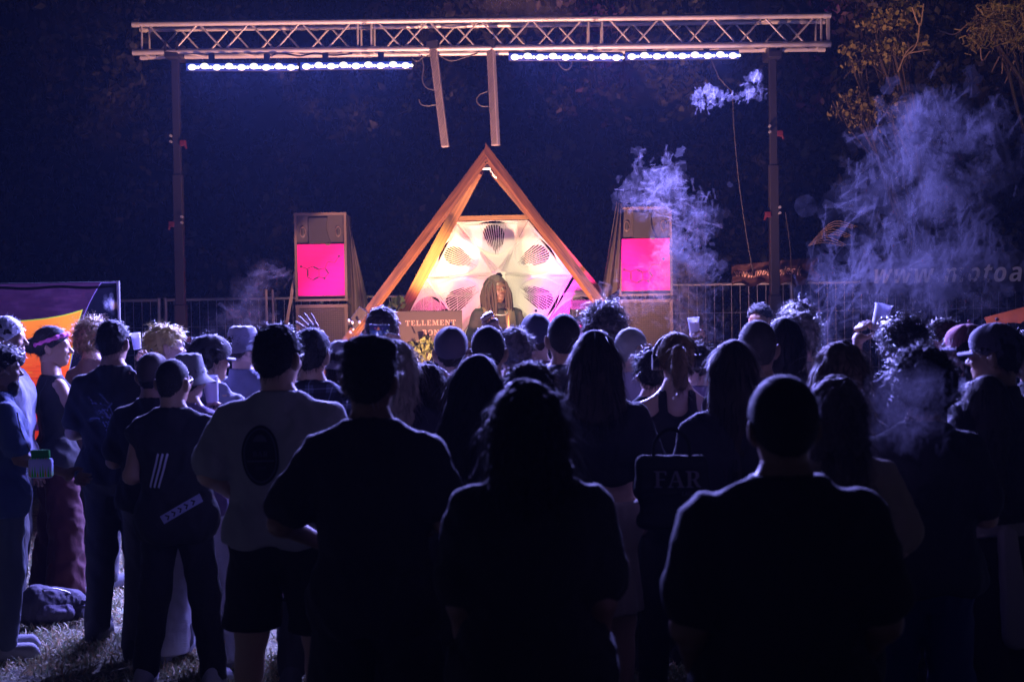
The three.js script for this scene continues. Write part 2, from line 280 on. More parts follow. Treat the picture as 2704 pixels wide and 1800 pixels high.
{
  // ridge lamp
  const p = at(1284, 442, 12.8), q = thing('ridge_lamp', 'small bright white lamp under the peak of the pyramid', 'lamp', V(p.x, p.y - 0.012, p.z));
  mesh('lamp_body', box(0.09, 0.02, 0.2, 0, 0.012, 0), M.black, q);
  mesh('lamp_face', new THREE.PlaneGeometry(0.075, 0.18).rotateX(Math.PI / 2).translate(0, -0.001, 0), std(rgb(0.9, 0.9, 0.9), 0.4, { emissive: rgb(0.85, 0.8, 0.68), emissiveIntensity: 1, name: 'lamp glow' }), q);
  mesh('lamp_cord', wire([V(0.03, 0, -0.1), V(0.05, -0.02, -0.14), V(0.07, -0.06, -0.15), V(0.09, -0.07, -0.15)], 0.006), M.white, q);
  const s = new THREE.SpotLight(rgb(1, 0.78, 0.45), 11, 0, 1.15, 0.8, 2); s.position.set(p.x, p.y - 0.05, p.z); s.target.position.set(p.x + 0.05, 0, -14); s.castShadow = true; s.shadow.radius = 3; s.name = 'ridge_beam'; scene.add(s, s.target);
  const c = at(1320, 720, 14);  // unseen lamps around the table and beams, placed to light threads and wood
  unseenStageLamp('unseen lamp on the table end placed to throw white light on the string art, beside the lettered board', V(-0.92, 1.36, -12.62), c.clone().add(V(-0.1, 0.05, 0)), rgb(1, 0.82, 0.52), 1.6, 0.66);
  unseenStageLamp('unseen lamp on the table end placed to throw white light on the string art, below the blue cap', V(0.62, 1.36, -12.62), c.clone().add(V(0.08, 0.05, 0)), rgb(1, 0.84, 0.56), 2.9, 0.66);
  unseenStageLamp('unseen lamp at the foot of the pyramid placed to throw yellow light on the inner beam', V(-0.45, 0.6, -13.15), at(1110, 660, 13.7), rgb(1, 0.66, 0.16), 190, 0.25);
  unseenStageLamp('unseen lamp at the far foot of the pyramid placed to throw magenta light', V(0.3, 0.62, -13.1), at(1580, 735, 14), rgb(1, 0.03, 0.8), 115, 0.42);
  unseenStageLamp('unseen lamp placed to throw pink light across the string art from the side', V(-0.78, 1.0, -13.25), at(1175, 690, 13.9), rgb(1, 0.06, 0.38), 15, 0.45);
  // unseen warm floods behind the front row, placed to light truss, beams and banner
  unseenStageLamp('unseen warm floor flood before the stage aimed up at the truss, behind the short-haired man', V(-0.25, 0.14, -10.3), V(0.0, 4.1, -12.5), rgb(1, 0.44, 0.27), 200, 0.86, { r: 0.1, pen: 0.5 });
  unseenStageLamp('unseen warm floor flood before the stage aimed up at the truss, behind the plaid shirt', V(-1.7, 0.14, -10.6), V(-1.5, 2.6, -13), rgb(1, 0.42, 0.28), 18, 0.7, { r: 0.1 });
  unseenStageLamp('unseen warm floor flood beside the stage aimed at the crumpled banner', V(1.95, 0.14, -11.2), V(2.55, 2.1, -14.4), rgb(1, 0.42, 0.34), 30, 0.42, { r: 0.1 });
}

// ---------------------------------------------------------------- string art between the rear beams
{
  const t = thing('string_art', 'flower of white threads stretched inside the pyramid behind the performer', 'string art');
  const D = 13.95, C = at(1318, 727, D), ux = V(1, 0, 0), px = D / F, q = (x, y, dz = 0) => V(C.x + (x - 1318) * px, C.y - (y - 727) * px, C.z + dz);
  const corners = [[1127, 730], [1206, 584], [1397, 582], [1512, 730], [1420, 892], [1212, 892]].map(([x, y]) => q(x, y));
  const ctr = q(1318, 727);
  const mats = { w: phys(rgb(0.85, 0.83, 0.78), 0.8, { transmission: 0.25 }), p: phys(rgb(0.85, 0.62, 0.7), 0.8, { transmission: 0.25 }) };
  const thread = (out, a, b, r) => { const d = b.clone().sub(a).normalize(), n = V(0, 0, 1), s = d.clone().cross(n).normalize(); const P = out.p, N = out.n, I = out.i, k = P.length / 3;
    for (const e of [a, b]) for (let j = 0; j < 3; j++) { const an = j * 2.0944, o = s.clone().multiplyScalar(Math.cos(an)).addScaledVector(n, Math.sin(an)); P.push(e.x + o.x * r, e.y + o.y * r, e.z + o.z * r); N.push(o.x, o.y, o.z); }
    for (let j = 0; j < 3; j++) { const m = (j + 1) % 3; I.push(k + j, k + 3 + j, k + m, k + m, k + 3 + j, k + 3 + m); } };
  const make = (name, m, fn) => { const o = { p: [], n: [], i: [] }; fn((a, b, r = 0.003) => thread(o, a, b, r)); const g = new THREE.BufferGeometry(); g.setAttribute('position', new THREE.Float32BufferAttribute(o.p, 3)); g.setAttribute('normal', new THREE.Float32BufferAttribute(o.n, 3)); g.setAttribute('uv', new THREE.Float32BufferAttribute(new Float32Array(o.p.length / 3 * 2), 2)); g.setIndex(o.i); return mesh(name, g, m, t); };
  const mix = (a, b, f) => a.clone().lerp(b, f);
  for (let s = 0; s < 6; s++) {
    const A = corners[s], B = corners[(s + 1) % 6], dz = 0.01 * (s % 2);
    const fwd = (v, z) => v.clone().add(V(0, 0, z));
    make('petal_web', mats.w, (T) => {
      for (let i = 0; i <= 120; i++) {                                  // fan from the heart to the rim, sparse where the dark petal shows
        const f = i / 120, e = mix(A, B, 0.03 + 0.94 * f), t = (f - 0.5) / 0.22, hole = Math.abs(t) < 1 ? 0.3 * Math.sqrt(1 - t * t) : 0, tip = 0.65 - hole + (hole ? rr(-0.04, 0.16) : 0);
        if (hole && i % 5 > 1) { T(fwd(mix(ctr, e, 0.05), 0.03), fwd(mix(ctr, e, tip), 0.03), 0.0031); T(fwd(mix(ctr, e, 0.65 + hole * 0.95), 0.03), fwd(mix(ctr, e, 0.95), 0.03), 0.0031); }
        else T(fwd(mix(ctr, e, 0.05), 0.03), fwd(mix(ctr, e, 0.95), 0.03), hole ? 0.0024 : 0.0031);
      }
      for (let i = 0; i <= 50; i++) { const f = i / 50; T(fwd(mix(ctr, A, 0.08 + 0.6 * f), 0.037), fwd(mix(ctr, B, 0.68 - 0.6 * f), 0.037), 0.003); }   // curved net across the heart
      for (let i = 0; i <= 26; i++) { const f = i / 26; T(fwd(mix(mix(A, B, 0.04 + 0.3 * f), ctr, 0.07), 0.034), fwd(mix(mix(A, B, 0.66 + 0.3 * f), ctr, 0.07), 0.034), 0.003); }   // band along the frame
    });
    make('corner_web', s === 0 || s === 5 ? mats.p : mats.w, (T) => {
      const mid = mix(A, B, 0.5);
      for (let i = 0; i <= 40; i++) { const f = i / 40; T(fwd(mix(A, ctr, 0.02 + 0.7 * f), 0.042), fwd(mix(A, mid, 1 - 0.97 * f), 0.01)); T(fwd(mix(B, ctr, 0.02 + 0.7 * f), 0.042), fwd(mix(B, mid, 1 - 0.97 * f), 0.01)); }
    });
    mesh('spoke', seg(ctr, A, 0.006, 6), M.black, t);
  }
  // small side webs at the two lower corners
  for (const [top, l, r] of [[[1127, 733], [1072, 835], [1180, 812]], [[1520, 735], [1440, 860], [1600, 820]]]) {
    make('side_web', mats.p, (T) => { const a = q(...top), b = q(...l), c = q(...r); for (let i = 0; i <= 30; i++) { const f = i / 30; T(mix(a, b, f), mix(a, c, 1 - f)); T(mix(a, b, 0.3 + 0.7 * f), mix(b, c, 1 - f)); } });
    mesh('side_rod', seg(q(...top), q(...r), 0.007, 6), M.white, t);
  }
}

// ---------------------------------------------------------------- loudspeakers
const molecule = (c, w, h, ox = 0, oy = 0, mirror = 1) => {
  c.strokeStyle = c.fillStyle = '#5a1f62'; c.lineWidth = w * 0.014; c.lineJoin = 'round';
  const X = (x) => (x / 542 * mirror + ox) * w, Y = (y) => (y / 560 + oy) * h;
  const L = (pts, wd = 1) => { c.lineWidth = w * 0.014 * wd; c.beginPath(); pts.forEach(([x, y], i) => i ? c.lineTo(X(x), Y(y)) : c.moveTo(X(x), Y(y))); c.stroke(); };
  L([[40, 230], [110, 256], [175, 228], [248, 262], [248, 345], [178, 378], [112, 345], [110, 256]]);
  L([[248, 262], [318, 250], [360, 305], [310, 358], [248, 345]]); L([[318, 250], [352, 180], [435, 190], [482, 122]]);
  L([[116, 265], [116, 335]], 2.6); L([[185, 234], [240, 260]], 2.4); L([[185, 372], [240, 346]], 2.4); L([[322, 258], [356, 303]], 2.4);
  for (const [x, y] of [[40, 230], [482, 122], [310, 360]]) { c.beginPath(); c.arc(X(x), Y(y), w * 0.026, 0, 7); c.fill(); }
};
const pinkTex = (ox, oy, mirror) => canvas(512, 512, (c, w, h) => { c.fillStyle = '#ff0aa8'; c.fillRect(0, 0, w, h); molecule(c, w, h, ox, oy, mirror); c.fillStyle = 'rgba(70,0,60,0.42)'; for (let y = 0; y < h; y += 12) c.fillRect(0, y, w, 4); });
const grille = dataTex(128, (u, v) => [0.35 + 0.5 * (Math.sin(v * 2 * Math.PI * 16) > 0.2 ? 1 : 0.2) * (0.8 + 0.2 * Math.sin(u * 2 * Math.PI * 20))], true, 1); grille.repeat.set(1, 3);
function speakerStack(lab, pos, yaw, tex, washLab, wScale = 1) {
  const q = thing('speaker_stack', lab, 'loudspeaker', pos, 'loudspeaker stacks'); q.rotation.y = yaw;
  const w = 0.49 * wScale, y1 = 1.93, y2 = 2.755;
  const top = mesh('top_cabinet', rbox(w, y2 - y1 - 0.02, 0.5, 0.012, 0, (y1 + y2) / 2 + 0.01, -0.26), M.cabinet, q);
  const f = [];
  for (const s of [-1, 1]) f.push(box(0.022, y2 - y1, 0.03, s * (w / 2 - 0.012), (y1 + y2) / 2 + 0.01, 0.004));
  for (const y of [y1 + 0.012, y2 - 0.004]) f.push(box(w + 0.004, 0.022, 0.034, 0, y, 0.005));
  mesh('edge_trim', f, M.edge, q);
  // horn: flared opening with side cheeks
  const sh = new THREE.Shape(); sh.moveTo(-0.11, 0.12); sh.lineTo(0.07, 0.12); sh.quadraticCurveTo(0.03, 0.02, 0.1, -0.12); sh.lineTo(-0.11, -0.12); sh.closePath();
  mesh('horn_cheek', new THREE.ExtrudeGeometry(sh, { depth: 0.012, bevelEnabled: true, bevelSize: 0.003, bevelThickness: 0.003, bevelSegments: 1 }).translate(0, y2 - 0.16, -0.006), M.black, q);
  for (const s of [-1, 1]) mesh('handle', [new THREE.CapsuleGeometry(0.02, 0.05, 4, 10).scale(1, 1, 0.4).translate(s * w * 0.34, y2 - 0.17, -0.004)], M.black, q);
  for (const s of [-1, 1]) mesh('handle_rim', new THREE.TorusGeometry(0.024, 0.004, 6, 16).scale(1, 1.9, 1).translate(s * w * 0.34, y2 - 0.17, 0), M.edge, q);
  mesh('horn_throat', [seg(V(0.05, y2 - 0.29, 0.0), V(0.09, y2 - 0.285, 0.01), 0.014, 8)], M.edge, q);
  mesh('pink_grille_cloth', new THREE.PlaneGeometry(w - 0.05, 0.485).translate(0, y1 + 0.295, 0.012), std(rgb(0.9, 0.9, 0.9), 0.85, { map: tex, bumpMap: tex, bumpScale: 0.002 }), q);
  const from = V(pos.x + 0.1, 0.16, -10.9), to = V(pos.x, y1 + 0.3, pos.z);                                  // added pink fill lamp on the grass, only to brighten the grille cloth
  unseenStageLamp(washLab, from, to, rgb(1, 0.42, 0.95), 40, 0.11, { r: 0.06, pen: 0.5 });
  // subwoofers
  for (const [ya, yb] of [[0.02, 0.93], [0.96, 1.9]]) {
    mesh('sub_cabinet', rbox(w, yb - ya, 0.62, 0.014, 0, (ya + yb) / 2, -0.315), M.cabinet, q);
    const e = []; for (const s of [-1, 1]) e.push(box(0.03, yb - ya - 0.03, 0.03, s * (w / 2 - 0.017), (ya + yb) / 2 - 0.012, 0.008)); e.push(box(w, 0.032, 0.034, 0, yb - 0.016, 0.008));
    mesh('sub_frame', e, M.edge, q);
    mesh('sub_grille', new THREE.PlaneGeometry(w - 0.06, yb - ya - 0.05).translate(0, (ya + yb) / 2 - 0.01, 0.006), std(rgb(0.15, 0.12, 0.13), 0.6, { map: grille, bumpMap: grille, bumpScale: 0.004 }), q);
  }
}
{
  const c = at(849, 785, 13.4); speakerStack('loudspeaker stack with a brightly lit pink grille beside the left pyramid leg', V(c.x, 0, c.z), 0.02, pinkTex(0, 0.02, 1), 'added pink floor lamp brightening the grille of the left loudspeaker stack');
  const d = at(1706, 760, 13.3); speakerStack('loudspeaker stack with a brightly lit pink grille half hidden in smoke', V(d.x, 0, d.z), -0.1, pinkTex(-0.02, 0.18, 1), 'added pink floor lamp brightening the grille of the smoky loudspeaker stack', 1.02);
  const tarp = (lab, pts) => { const g = new THREE.BufferGeometry(), n = 10, P = [], I = [];
    const [a, b, e, f] = pts.map((p) => at(...p)); for (let i = 0; i <= n; i++) for (let j = 0; j <= n; j++) { const u = i / n, v = j / n, p = a.clone().lerp(b, u).lerp(f.clone().lerp(e, u), v); p.z += 0.05 * Math.sin(u * 15 + v * 2) * (1 - v * 0.5); P.push(p.x, p.y, p.z); }
    for (let i = 0; i < n; i++) for (let j = 0; j < n; j++) { const k = i * (n + 1) + j; I.push(k, k + 1, k + n + 1, k + 1, k + n + 2, k + n + 1); }
    g.setAttribute('position', new THREE.Float32BufferAttribute(P, 3)); g.setIndex(I); g.computeVertexNormals(); const uv = new Float32Array(P.length / 3 * 2); for (let i = 0; i < uv.length / 2; i++) { uv[2 * i] = P[3 * i] * 1; uv[2 * i + 1] = P[3 * i + 1]; } g.setAttribute('uv', new THREE.BufferAttribute(uv, 2));
    solo('tarpaulin', g, M.tarp, lab, 'tarpaulin', 'rain covers on the loudspeakers'); };
  tarp('folded brown rain cover hanging beside the smoky loudspeaker', [[1628, 533, 13.25], [1641, 537, 13.3], [1640, 760, 13.3], [1583, 800, 13.2]]);
  tarp('dark rain cover slanting down from the loudspeaker to the fence', [[917, 560, 13.7], [926, 600, 13.7], [985, 860, 13.9], [918, 880, 13.7]]);
  const st = thing('strap', 'pale strap hanging from the side of the loudspeaker stack', 'strap', null);
  mesh('webbing', [beam(at(781, 690, 13.5), at(776, 740, 13.45), 0.02, 0.006), beam(at(776, 738, 13.45), at(752, 880, 13.3), 0.03, 0.006)], std(rgb(0.35, 0.26, 0.22), 0.8), st);
  for (const x of [702, 720]) { const a = at(x, 764, 13.9); solo('pole', seg(a, V(a.x, 0, a.z), 0.014, 10), std(rgb(0.5, 0.4, 0.36), 0.5), x < 710 ? 'thin upright pole, left one of the pair beside the loudspeaker stack' : 'thin upright pole, right one of the pair beside the loudspeaker stack', 'pole', 'pair of thin poles'); }
}

// ---------------------------------------------------------------- fence panels with rental signs
{
  let n = 0; const labs = ['wire fence panel nearest the tapestry', 'wire fence panel behind the left mast carrying a small sign', 'wire fence panel behind the left loudspeaker stack', 'wire fence panel behind the pyramid', 'wire fence panel behind the right loudspeaker stack', 'wire fence panel under the crumpled banner', 'wire fence panel under the dark lettered banner'];
  for (let k = 0; k < 7; k++) {
    const x0 = -5.2 + k * 1.62, z = -14.6 - 0.12 * Math.sin(k * 1.3), q = thing('fence_panel', labs[k], 'fence', V(x0, 0, z), 'site fence panels'), w = 1.58, h = k > 3 ? 2.04 : 1.97;
    mesh('rail', seg(V(0, h, 0), V(w, h, 0), 0.016, 8), M.galv, q); mesh('rail', seg(V(0, 0.12, 0), V(w, 0.12, 0), 0.016, 8), M.galv, q);
    for (const x of [0, w]) mesh('post', seg(V(x, 0, 0), V(x, h + 0.02, 0), 0.02, 8), M.galv, q);
    for (let i = 1; i < 18; i++) mesh('upright_wire', seg(V(w * i / 18, 0.12, 0), V(w * i / 18, h, 0), 0.0035, 5), M.galv, q);
    for (let i = 1; i < 7; i++) mesh('cross_wire', seg(V(0, h * i / 7, 0.005), V(w, h * i / 7, 0.005), 0.0025, 5), M.galv, q);
  }
  const board = (lab, x0, y0, x1, y1, d, col, fg) => { const a = at((x0 + x1) / 2, (y0 + y1) / 2, d), px = d / F, w = (x1 - x0) * px, h = (y1 - y0) * px;
    const tex = canvas(512, 164, (c) => { c.fillStyle = col; c.fillRect(0, 0, 512, 164); c.fillStyle = fg; c.font = 'bold 84px sans-serif'; c.textAlign = 'center'; c.textBaseline = 'middle'; c.fillText('KILOUTOU', 256, 86, 440); });
    const q = thing('rental_sign', lab, 'sign', a, 'small rental signs'); mesh('plate', box(w, h, 0.006), std(rgb(0.5, 0.4, 0.38), 0.6), q); mesh('lettering', new THREE.PlaneGeometry(w, h).translate(0, 0, 0.005), std(d < 14 ? '#8c8488' : '#ffffff', 0.6, { map: tex }), q); };
  board('small pale sign with dark capitals on the fence beside the left mast', 597, 818, 660, 840, 14.5, '#b08f88', '#2a1722');
  board('pale sign with dark capitals at the right foot of the string art', 1508, 792, 1562, 816, 13.7, '#8a7c80', '#1c161d');
  const gn = thing('generator', 'dark box behind the right pyramid leg below the pale sign', 'generator', at(1536, 850, 13.9).setY(0.36)); mesh('case', rbox(0.28, 1.35, 0.3, 0.02, 0, 0.675, 0), M.black, gn);
  mesh('marking', new THREE.PlaneGeometry(0.14, 0.05).translate(0, 1.28, 0.155), std('#ffffff', 0.6, { map: canvas(128, 48, (c) => { c.fillStyle = '#181014'; c.fillRect(0, 0, 128, 48); c.strokeStyle = '#d8486a'; c.lineWidth = 7; c.beginPath(); c.moveTo(8, 34); c.lineTo(46, 14); c.lineTo(62, 36); c.lineTo(120, 34); c.stroke(); }) }), gn);
}
// crumpled banner and the long dark banner
{
  const sheet = (a, b, c, d, nx, ny, bend) => { const P = [], I = [], U = []; for (let j = 0; j <= ny; j++) for (let i = 0; i <= nx; i++) { const u = i / nx, v = j / ny, p = a.clone().lerp(b, u).lerp(d.clone().lerp(c, u), v); bend(p, u, v); P.push(p.x, p.y, p.z); U.push(u, 1 - v); }
    for (let j = 0; j < ny; j++) for (let i = 0; i < nx; i++) { const k = j * (nx + 1) + i; I.push(k, k + nx + 1, k + 1, k + 1, k + nx + 1, k + nx + 2); } const g = new THREE.BufferGeometry(); g.setAttribute('position', new THREE.Float32BufferAttribute(P, 3)); g.setAttribute('uv', new THREE.Float32BufferAttribute(U, 2)); g.setIndex(I); g.computeVertexNormals(); return g; };
  const txt = canvas(1024, 256, (c) => { c.fillStyle = '#4a3230'; c.fillRect(0, 0, 1024, 256); c.fillStyle = '#f0c8b4'; c.font = 'bold italic 118px sans-serif'; c.textBaseline = 'middle'; c.fillText('www.motoandes.fr', 30, 118, 800); });
  solo('crumpled_banner', sheet(at(1930, 700, 14.4), at(2161, 679, 14.4), at(2162, 748, 14.4), at(1935, 752, 14.4), 60, 12, (p, u, v) => { p.z += 0.07 * Math.sin(u * 34 + 2 * Math.sin(v * 5)) * (0.3 + 0.7 * u) + 0.04 * Math.sin(v * 12 + u * 6); p.y += 0.02 * Math.sin(u * 22) * v; }), std('#ffffff', 0.7, { map: txt, side: THREE.DoubleSide }), 'crumpled brown banner with pale web address sagging on the fence', 'banner');
  const txt2 = canvas(1024, 128, (c) => { c.fillStyle = '#15151c'; c.fillRect(0, 0, 1024, 128); c.fillStyle = '#d8d8e0'; c.font = 'bold italic 84px sans-serif'; c.textBaseline = 'middle'; c.letterSpacing = '5px'; c.fillText('www.motoandes.fr', 38, 66, 820); });
  solo('long_banner', sheet(at(2270, 672, 14.2), at(3080, 655, 14.0), at(3082, 765, 14.0), at(2272, 775, 14.2), 30, 6, (p, u, v) => { p.z += 0.03 * Math.sin(u * 20 + v * 3); }), std('#ffffff', 0.75, { map: txt2, side: THREE.DoubleSide }), 'long dark banner with pale italic lettering running off the frame', 'banner');
  const oc = sheet(at(2600, 838, 10.9), at(2780, 790, 10.9), at(2780, 838, 10.6), at(2610, 862, 10.6), 10, 4, (p, u, v) => { p.y += 0.012 * Math.sin(u * 23) * v; });
  const cn = thing('canopy', 'orange cloth canopy glimpsed behind the caps at the edge of the crowd', 'canopy');
  mesh('cloth', oc, phys(rgb(0.3, 0.06, 0.015), 1, { transmission: 0.4, side: THREE.DoubleSide, specularIntensity: 0 }), cn);
  for (const x of [2612, 2770]) { const p = at(x, 850, 10.75); mesh('pole', seg(V(p.x, 0, p.z), p, 0.014, 8), M.mast, cn); }
  // printed tapestry
  const pic = canvas(1024, 1024, (c) => {
    c.fillStyle = '#2e1826'; c.fillRect(0, 0, 1024, 1024);
    for (let i = 0; i < 500; i++) { c.fillStyle = `rgba(${rnd() < 0.5 ? '20,10,22' : '78,48,66'},${rr(0.04, 0.14)})`; const x = rr(0, 1024), y = rr(0, 330); c.fillRect(x, y, rr(20, 120), rr(6, 30)); }
    const hill = new Path2D(); hill.moveTo(0, 194); hill.bezierCurveTo(300, 218, 580, 215, 808, 151); hill.bezierCurveTo(740, 330, 700, 500, 660, 1024); hill.lineTo(0, 1024); hill.closePath();
    const g = c.createLinearGradient(0, 240, 0, 900); g.addColorStop(0, '#ff8a1e'); g.addColorStop(0.35, '#ff5a18'); g.addColorStop(0.75, '#f2331c'); g.addColorStop(1, '#ff4a12'); c.save(); c.clip(hill); c.fillStyle = g; c.fillRect(0, 0, 1024, 1024);
    for (let i = 0; i < 160; i++) { const y = rr(290, 1000); c.fillStyle = rnd() < 0.5 ? `rgba(150,20,10,${rr(0.08, 0.3)})` : `rgba(255,190,30,${rr(0.08, 0.4)})`; c.fillRect(rr(-100, 700), y, rr(40, 260), rr(2, 11)); }
    c.fillStyle = '#40203c'; c.fillRect(0, 770, 1024, 46); c.restore(); c.strokeStyle = '#a8b428'; c.lineWidth = 7; c.stroke(hill);
    const arc = new Path2D(); arc.moveTo(930, 0); arc.quadraticCurveTo(700, 280, 640, 1024); arc.lineTo(1024, 1024); arc.lineTo(1024, 0); arc.closePath(); c.fillStyle = '#0c0c14'; c.fill(arc); c.strokeStyle = '#6a5878'; c.lineWidth = 5; c.stroke(arc);
    for (const [x, y, r, k] of [[985, 120, 46, '#c8ccd8'], [1010, 130, 30, '#c89a6a'], [890, 240, 34, '#3f9a6c'], [960, 290, 50, '#6a3a4c']]) { for (let i = 0; i < 60; i++) { c.fillStyle = k; c.globalAlpha = 0.1; c.beginPath(); c.arc(x + gauss() * r * 0.4, y + gauss() * r * 0.4, r * 0.3, 0, 7); c.fill(); } c.globalAlpha = 1; }
  });
  const a = at(-130, 752, 10.3), b = at(307, 745, 10.3), tp = thing('tapestry', 'printed tapestry of orange hills under a purple sky, hung at the edge of the field', 'tapestry');
  mesh('cloth', sheet(a, b, V(b.x, 0.75, b.z), V(a.x, 0.75, a.z), 40, 20, (p, u, v) => { p.z += 0.025 * Math.sin(u * 17 + v * 2) * (0.2 + v); }), phys(rgb(0.7, 0.7, 0.7), 0.95, { map: pic, transmission: 0.5, specularIntensity: 0.3, side: THREE.DoubleSide }), tp);
  for (const p of [a, b]) mesh('pole', seg(V(p.x, 0, p.z - 0.03), V(p.x, p.y + 0.01, p.z - 0.03), 0.015, 8), M.galv, tp);
  mesh('top_rail', seg(V(a.x, a.y, a.z - 0.03), V(b.x, b.y, b.z - 0.03), 0.007, 8), M.mast, tp);
}

// ---------------------------------------------------------------- performer's table
{
  const c = at(1300, 900, 12.75), q = thing('table', 'cloth-covered table in front of the performer', 'table', V(-0.15, 0.36, -12.72));
  mesh('table_top', rbox(1.5, 0.04, 0.62, 0.01, 0, 0.9, 0), M.black, q);
  for (const [x, z] of [[-0.7, 0.27], [0.7, 0.27], [-0.7, -0.27], [0.7, -0.27]]) mesh('leg', box(0.05, 0.88, 0.05, x, 0.44, z), M.steel, q);
  const cols = ['#2f9a3c', '#d8203c', '#e8a030', '#d8203c', '#2f9a3c', '#e0c040'];
  const cl = canvas(512, 256, (g) => { for (let i = 0; i < 16; i++) { g.fillStyle = cols[i % 6]; g.beginPath(); g.moveTo(i * 34 - 20, 0); g.lineTo(i * 34 + 16, 0); g.lineTo(i * 34 + 60, 256); g.lineTo(i * 34 + 20, 256); g.fill(); } });
  const g = new THREE.PlaneGeometry(1.52, 0.8, 60, 4); for (let i = 0; i < g.attributes.position.count; i++) g.attributes.position.setZ(i, 0.02 * Math.sin(g.attributes.position.getX(i) * 34));
  g.computeVertexNormals(); g.translate(0, 0.5, 0.34); mesh('striped_cloth', g, std('#ffffff', 0.85, { map: cl, side: THREE.DoubleSide }), q);
  const dk = thing('mixing_desk', 'dark mixing desk on the table before the performer', 'mixing desk', V(-0.02, 1.282, -12.72)); mesh('case', rbox(0.9, 0.09, 0.4, 0.01, 0, 0.045, 0), M.black, dk);
  for (let i = 0; i < 12; i++) mesh('knob', new THREE.CylinderGeometry(0.011, 0.013, 0.02, 10).translate(-0.4 + i * 0.073, 0.1, i % 2 ? 0.05 : -0.06), M.galv, dk);
  // lettered board
  const bt = canvas(704, 320, (k) => { k.fillStyle = '#2a2224'; k.fillRect(0, 0, 704, 320); k.fillStyle = '#84665e'; k.textAlign = 'center'; k.textBaseline = 'middle'; k.font = 'bold 78px serif'; k.letterSpacing = '6px'; k.fillText('TELLEMENT', 372, 128, 560); k.fillText('BON', 372, 232, 190); });
  const bd = thing('lettered_board', 'grey board with pale western capitals in front of the table', 'sign', at(1133, 860, 12.3));
  mesh('panel', rbox(0.576, 0.262, 0.02, 0.004), std(rgb(0.1, 0.08, 0.08), 0.7), bd); mesh('lettering', new THREE.PlaneGeometry(0.57, 0.256).translate(0, 0, 0.0125), std('#ffffff', 0.7, { map: bt }), bd);
  for (const s of [-0.2, 0.2]) mesh('stand', box(0.03, 1.5, 0.02, s, -0.86, -0.015), M.black, bd);
  // foliage garlands by the table
  const plant = (lab, px, py, d, r, n) => { const p = at(px, py, d), q2 = thing('potted_plant', lab, 'plant', V(p.x, 0.365, p.z), 'plants by the table'), top = p.y - 0.365, G = [];
    mesh('pot', new THREE.CylinderGeometry(0.1, 0.08, 0.2, 14).translate(0, 0.1, 0), std(rgb(0.25, 0.12, 0.08), 0.9), q2);
    const st = []; for (let i = 0; i < 7; i++) st.push(seg(V(0, 0.18, 0), V(rr(-r, r) * 0.6, top, rr(-r, r) * 0.4), 0.006, 5)); mesh('stem', st, M.bark, q2);
    for (let i = 0; i < n; i++) { const l = new THREE.PlaneGeometry(0.03, 0.06).translate(0, 0.03, 0); l.applyMatrix4(new THREE.Matrix4().makeRotationFromEuler(new THREE.Euler(rr(-1.4, 1.4), rr(0, 6.3), rr(-1.2, 1.2)))).translate(gauss() * r * 0.5, top + gauss() * r * 0.42, gauss() * r * 0.4); G.push(l); }
    mesh('leaves', G, phys(rgb(0.16, 0.2, 0.06), 0.6, { transmission: 0.3, side: THREE.DoubleSide }), q2); };
  plant('leafy plant below the lettered board beside the striped cloth', 1126, 925, 12.35, 0.14, 260);
  plant('leafy plant peeping over the top left corner of the board', 1046, 808, 12.75, 0.07, 40);
  const fl = at(1343, 850, 12.6); const cn = thing('cone_lamp', 'small orange glowing cone on the table before the performer', 'lamp', V(fl.x, 1.283, fl.z)); mesh('lamp_cone', new THREE.ConeGeometry(0.045, fl.y + 0.06 - 1.283, 12).translate(0, (fl.y + 0.06 - 1.283) / 2, 0), std(rgb(0.8, 0.35, 0.1), 0.6, { emissive: rgb(0.8, 0.22, 0.05), emissiveIntensity: 0.8 }), cn);
}

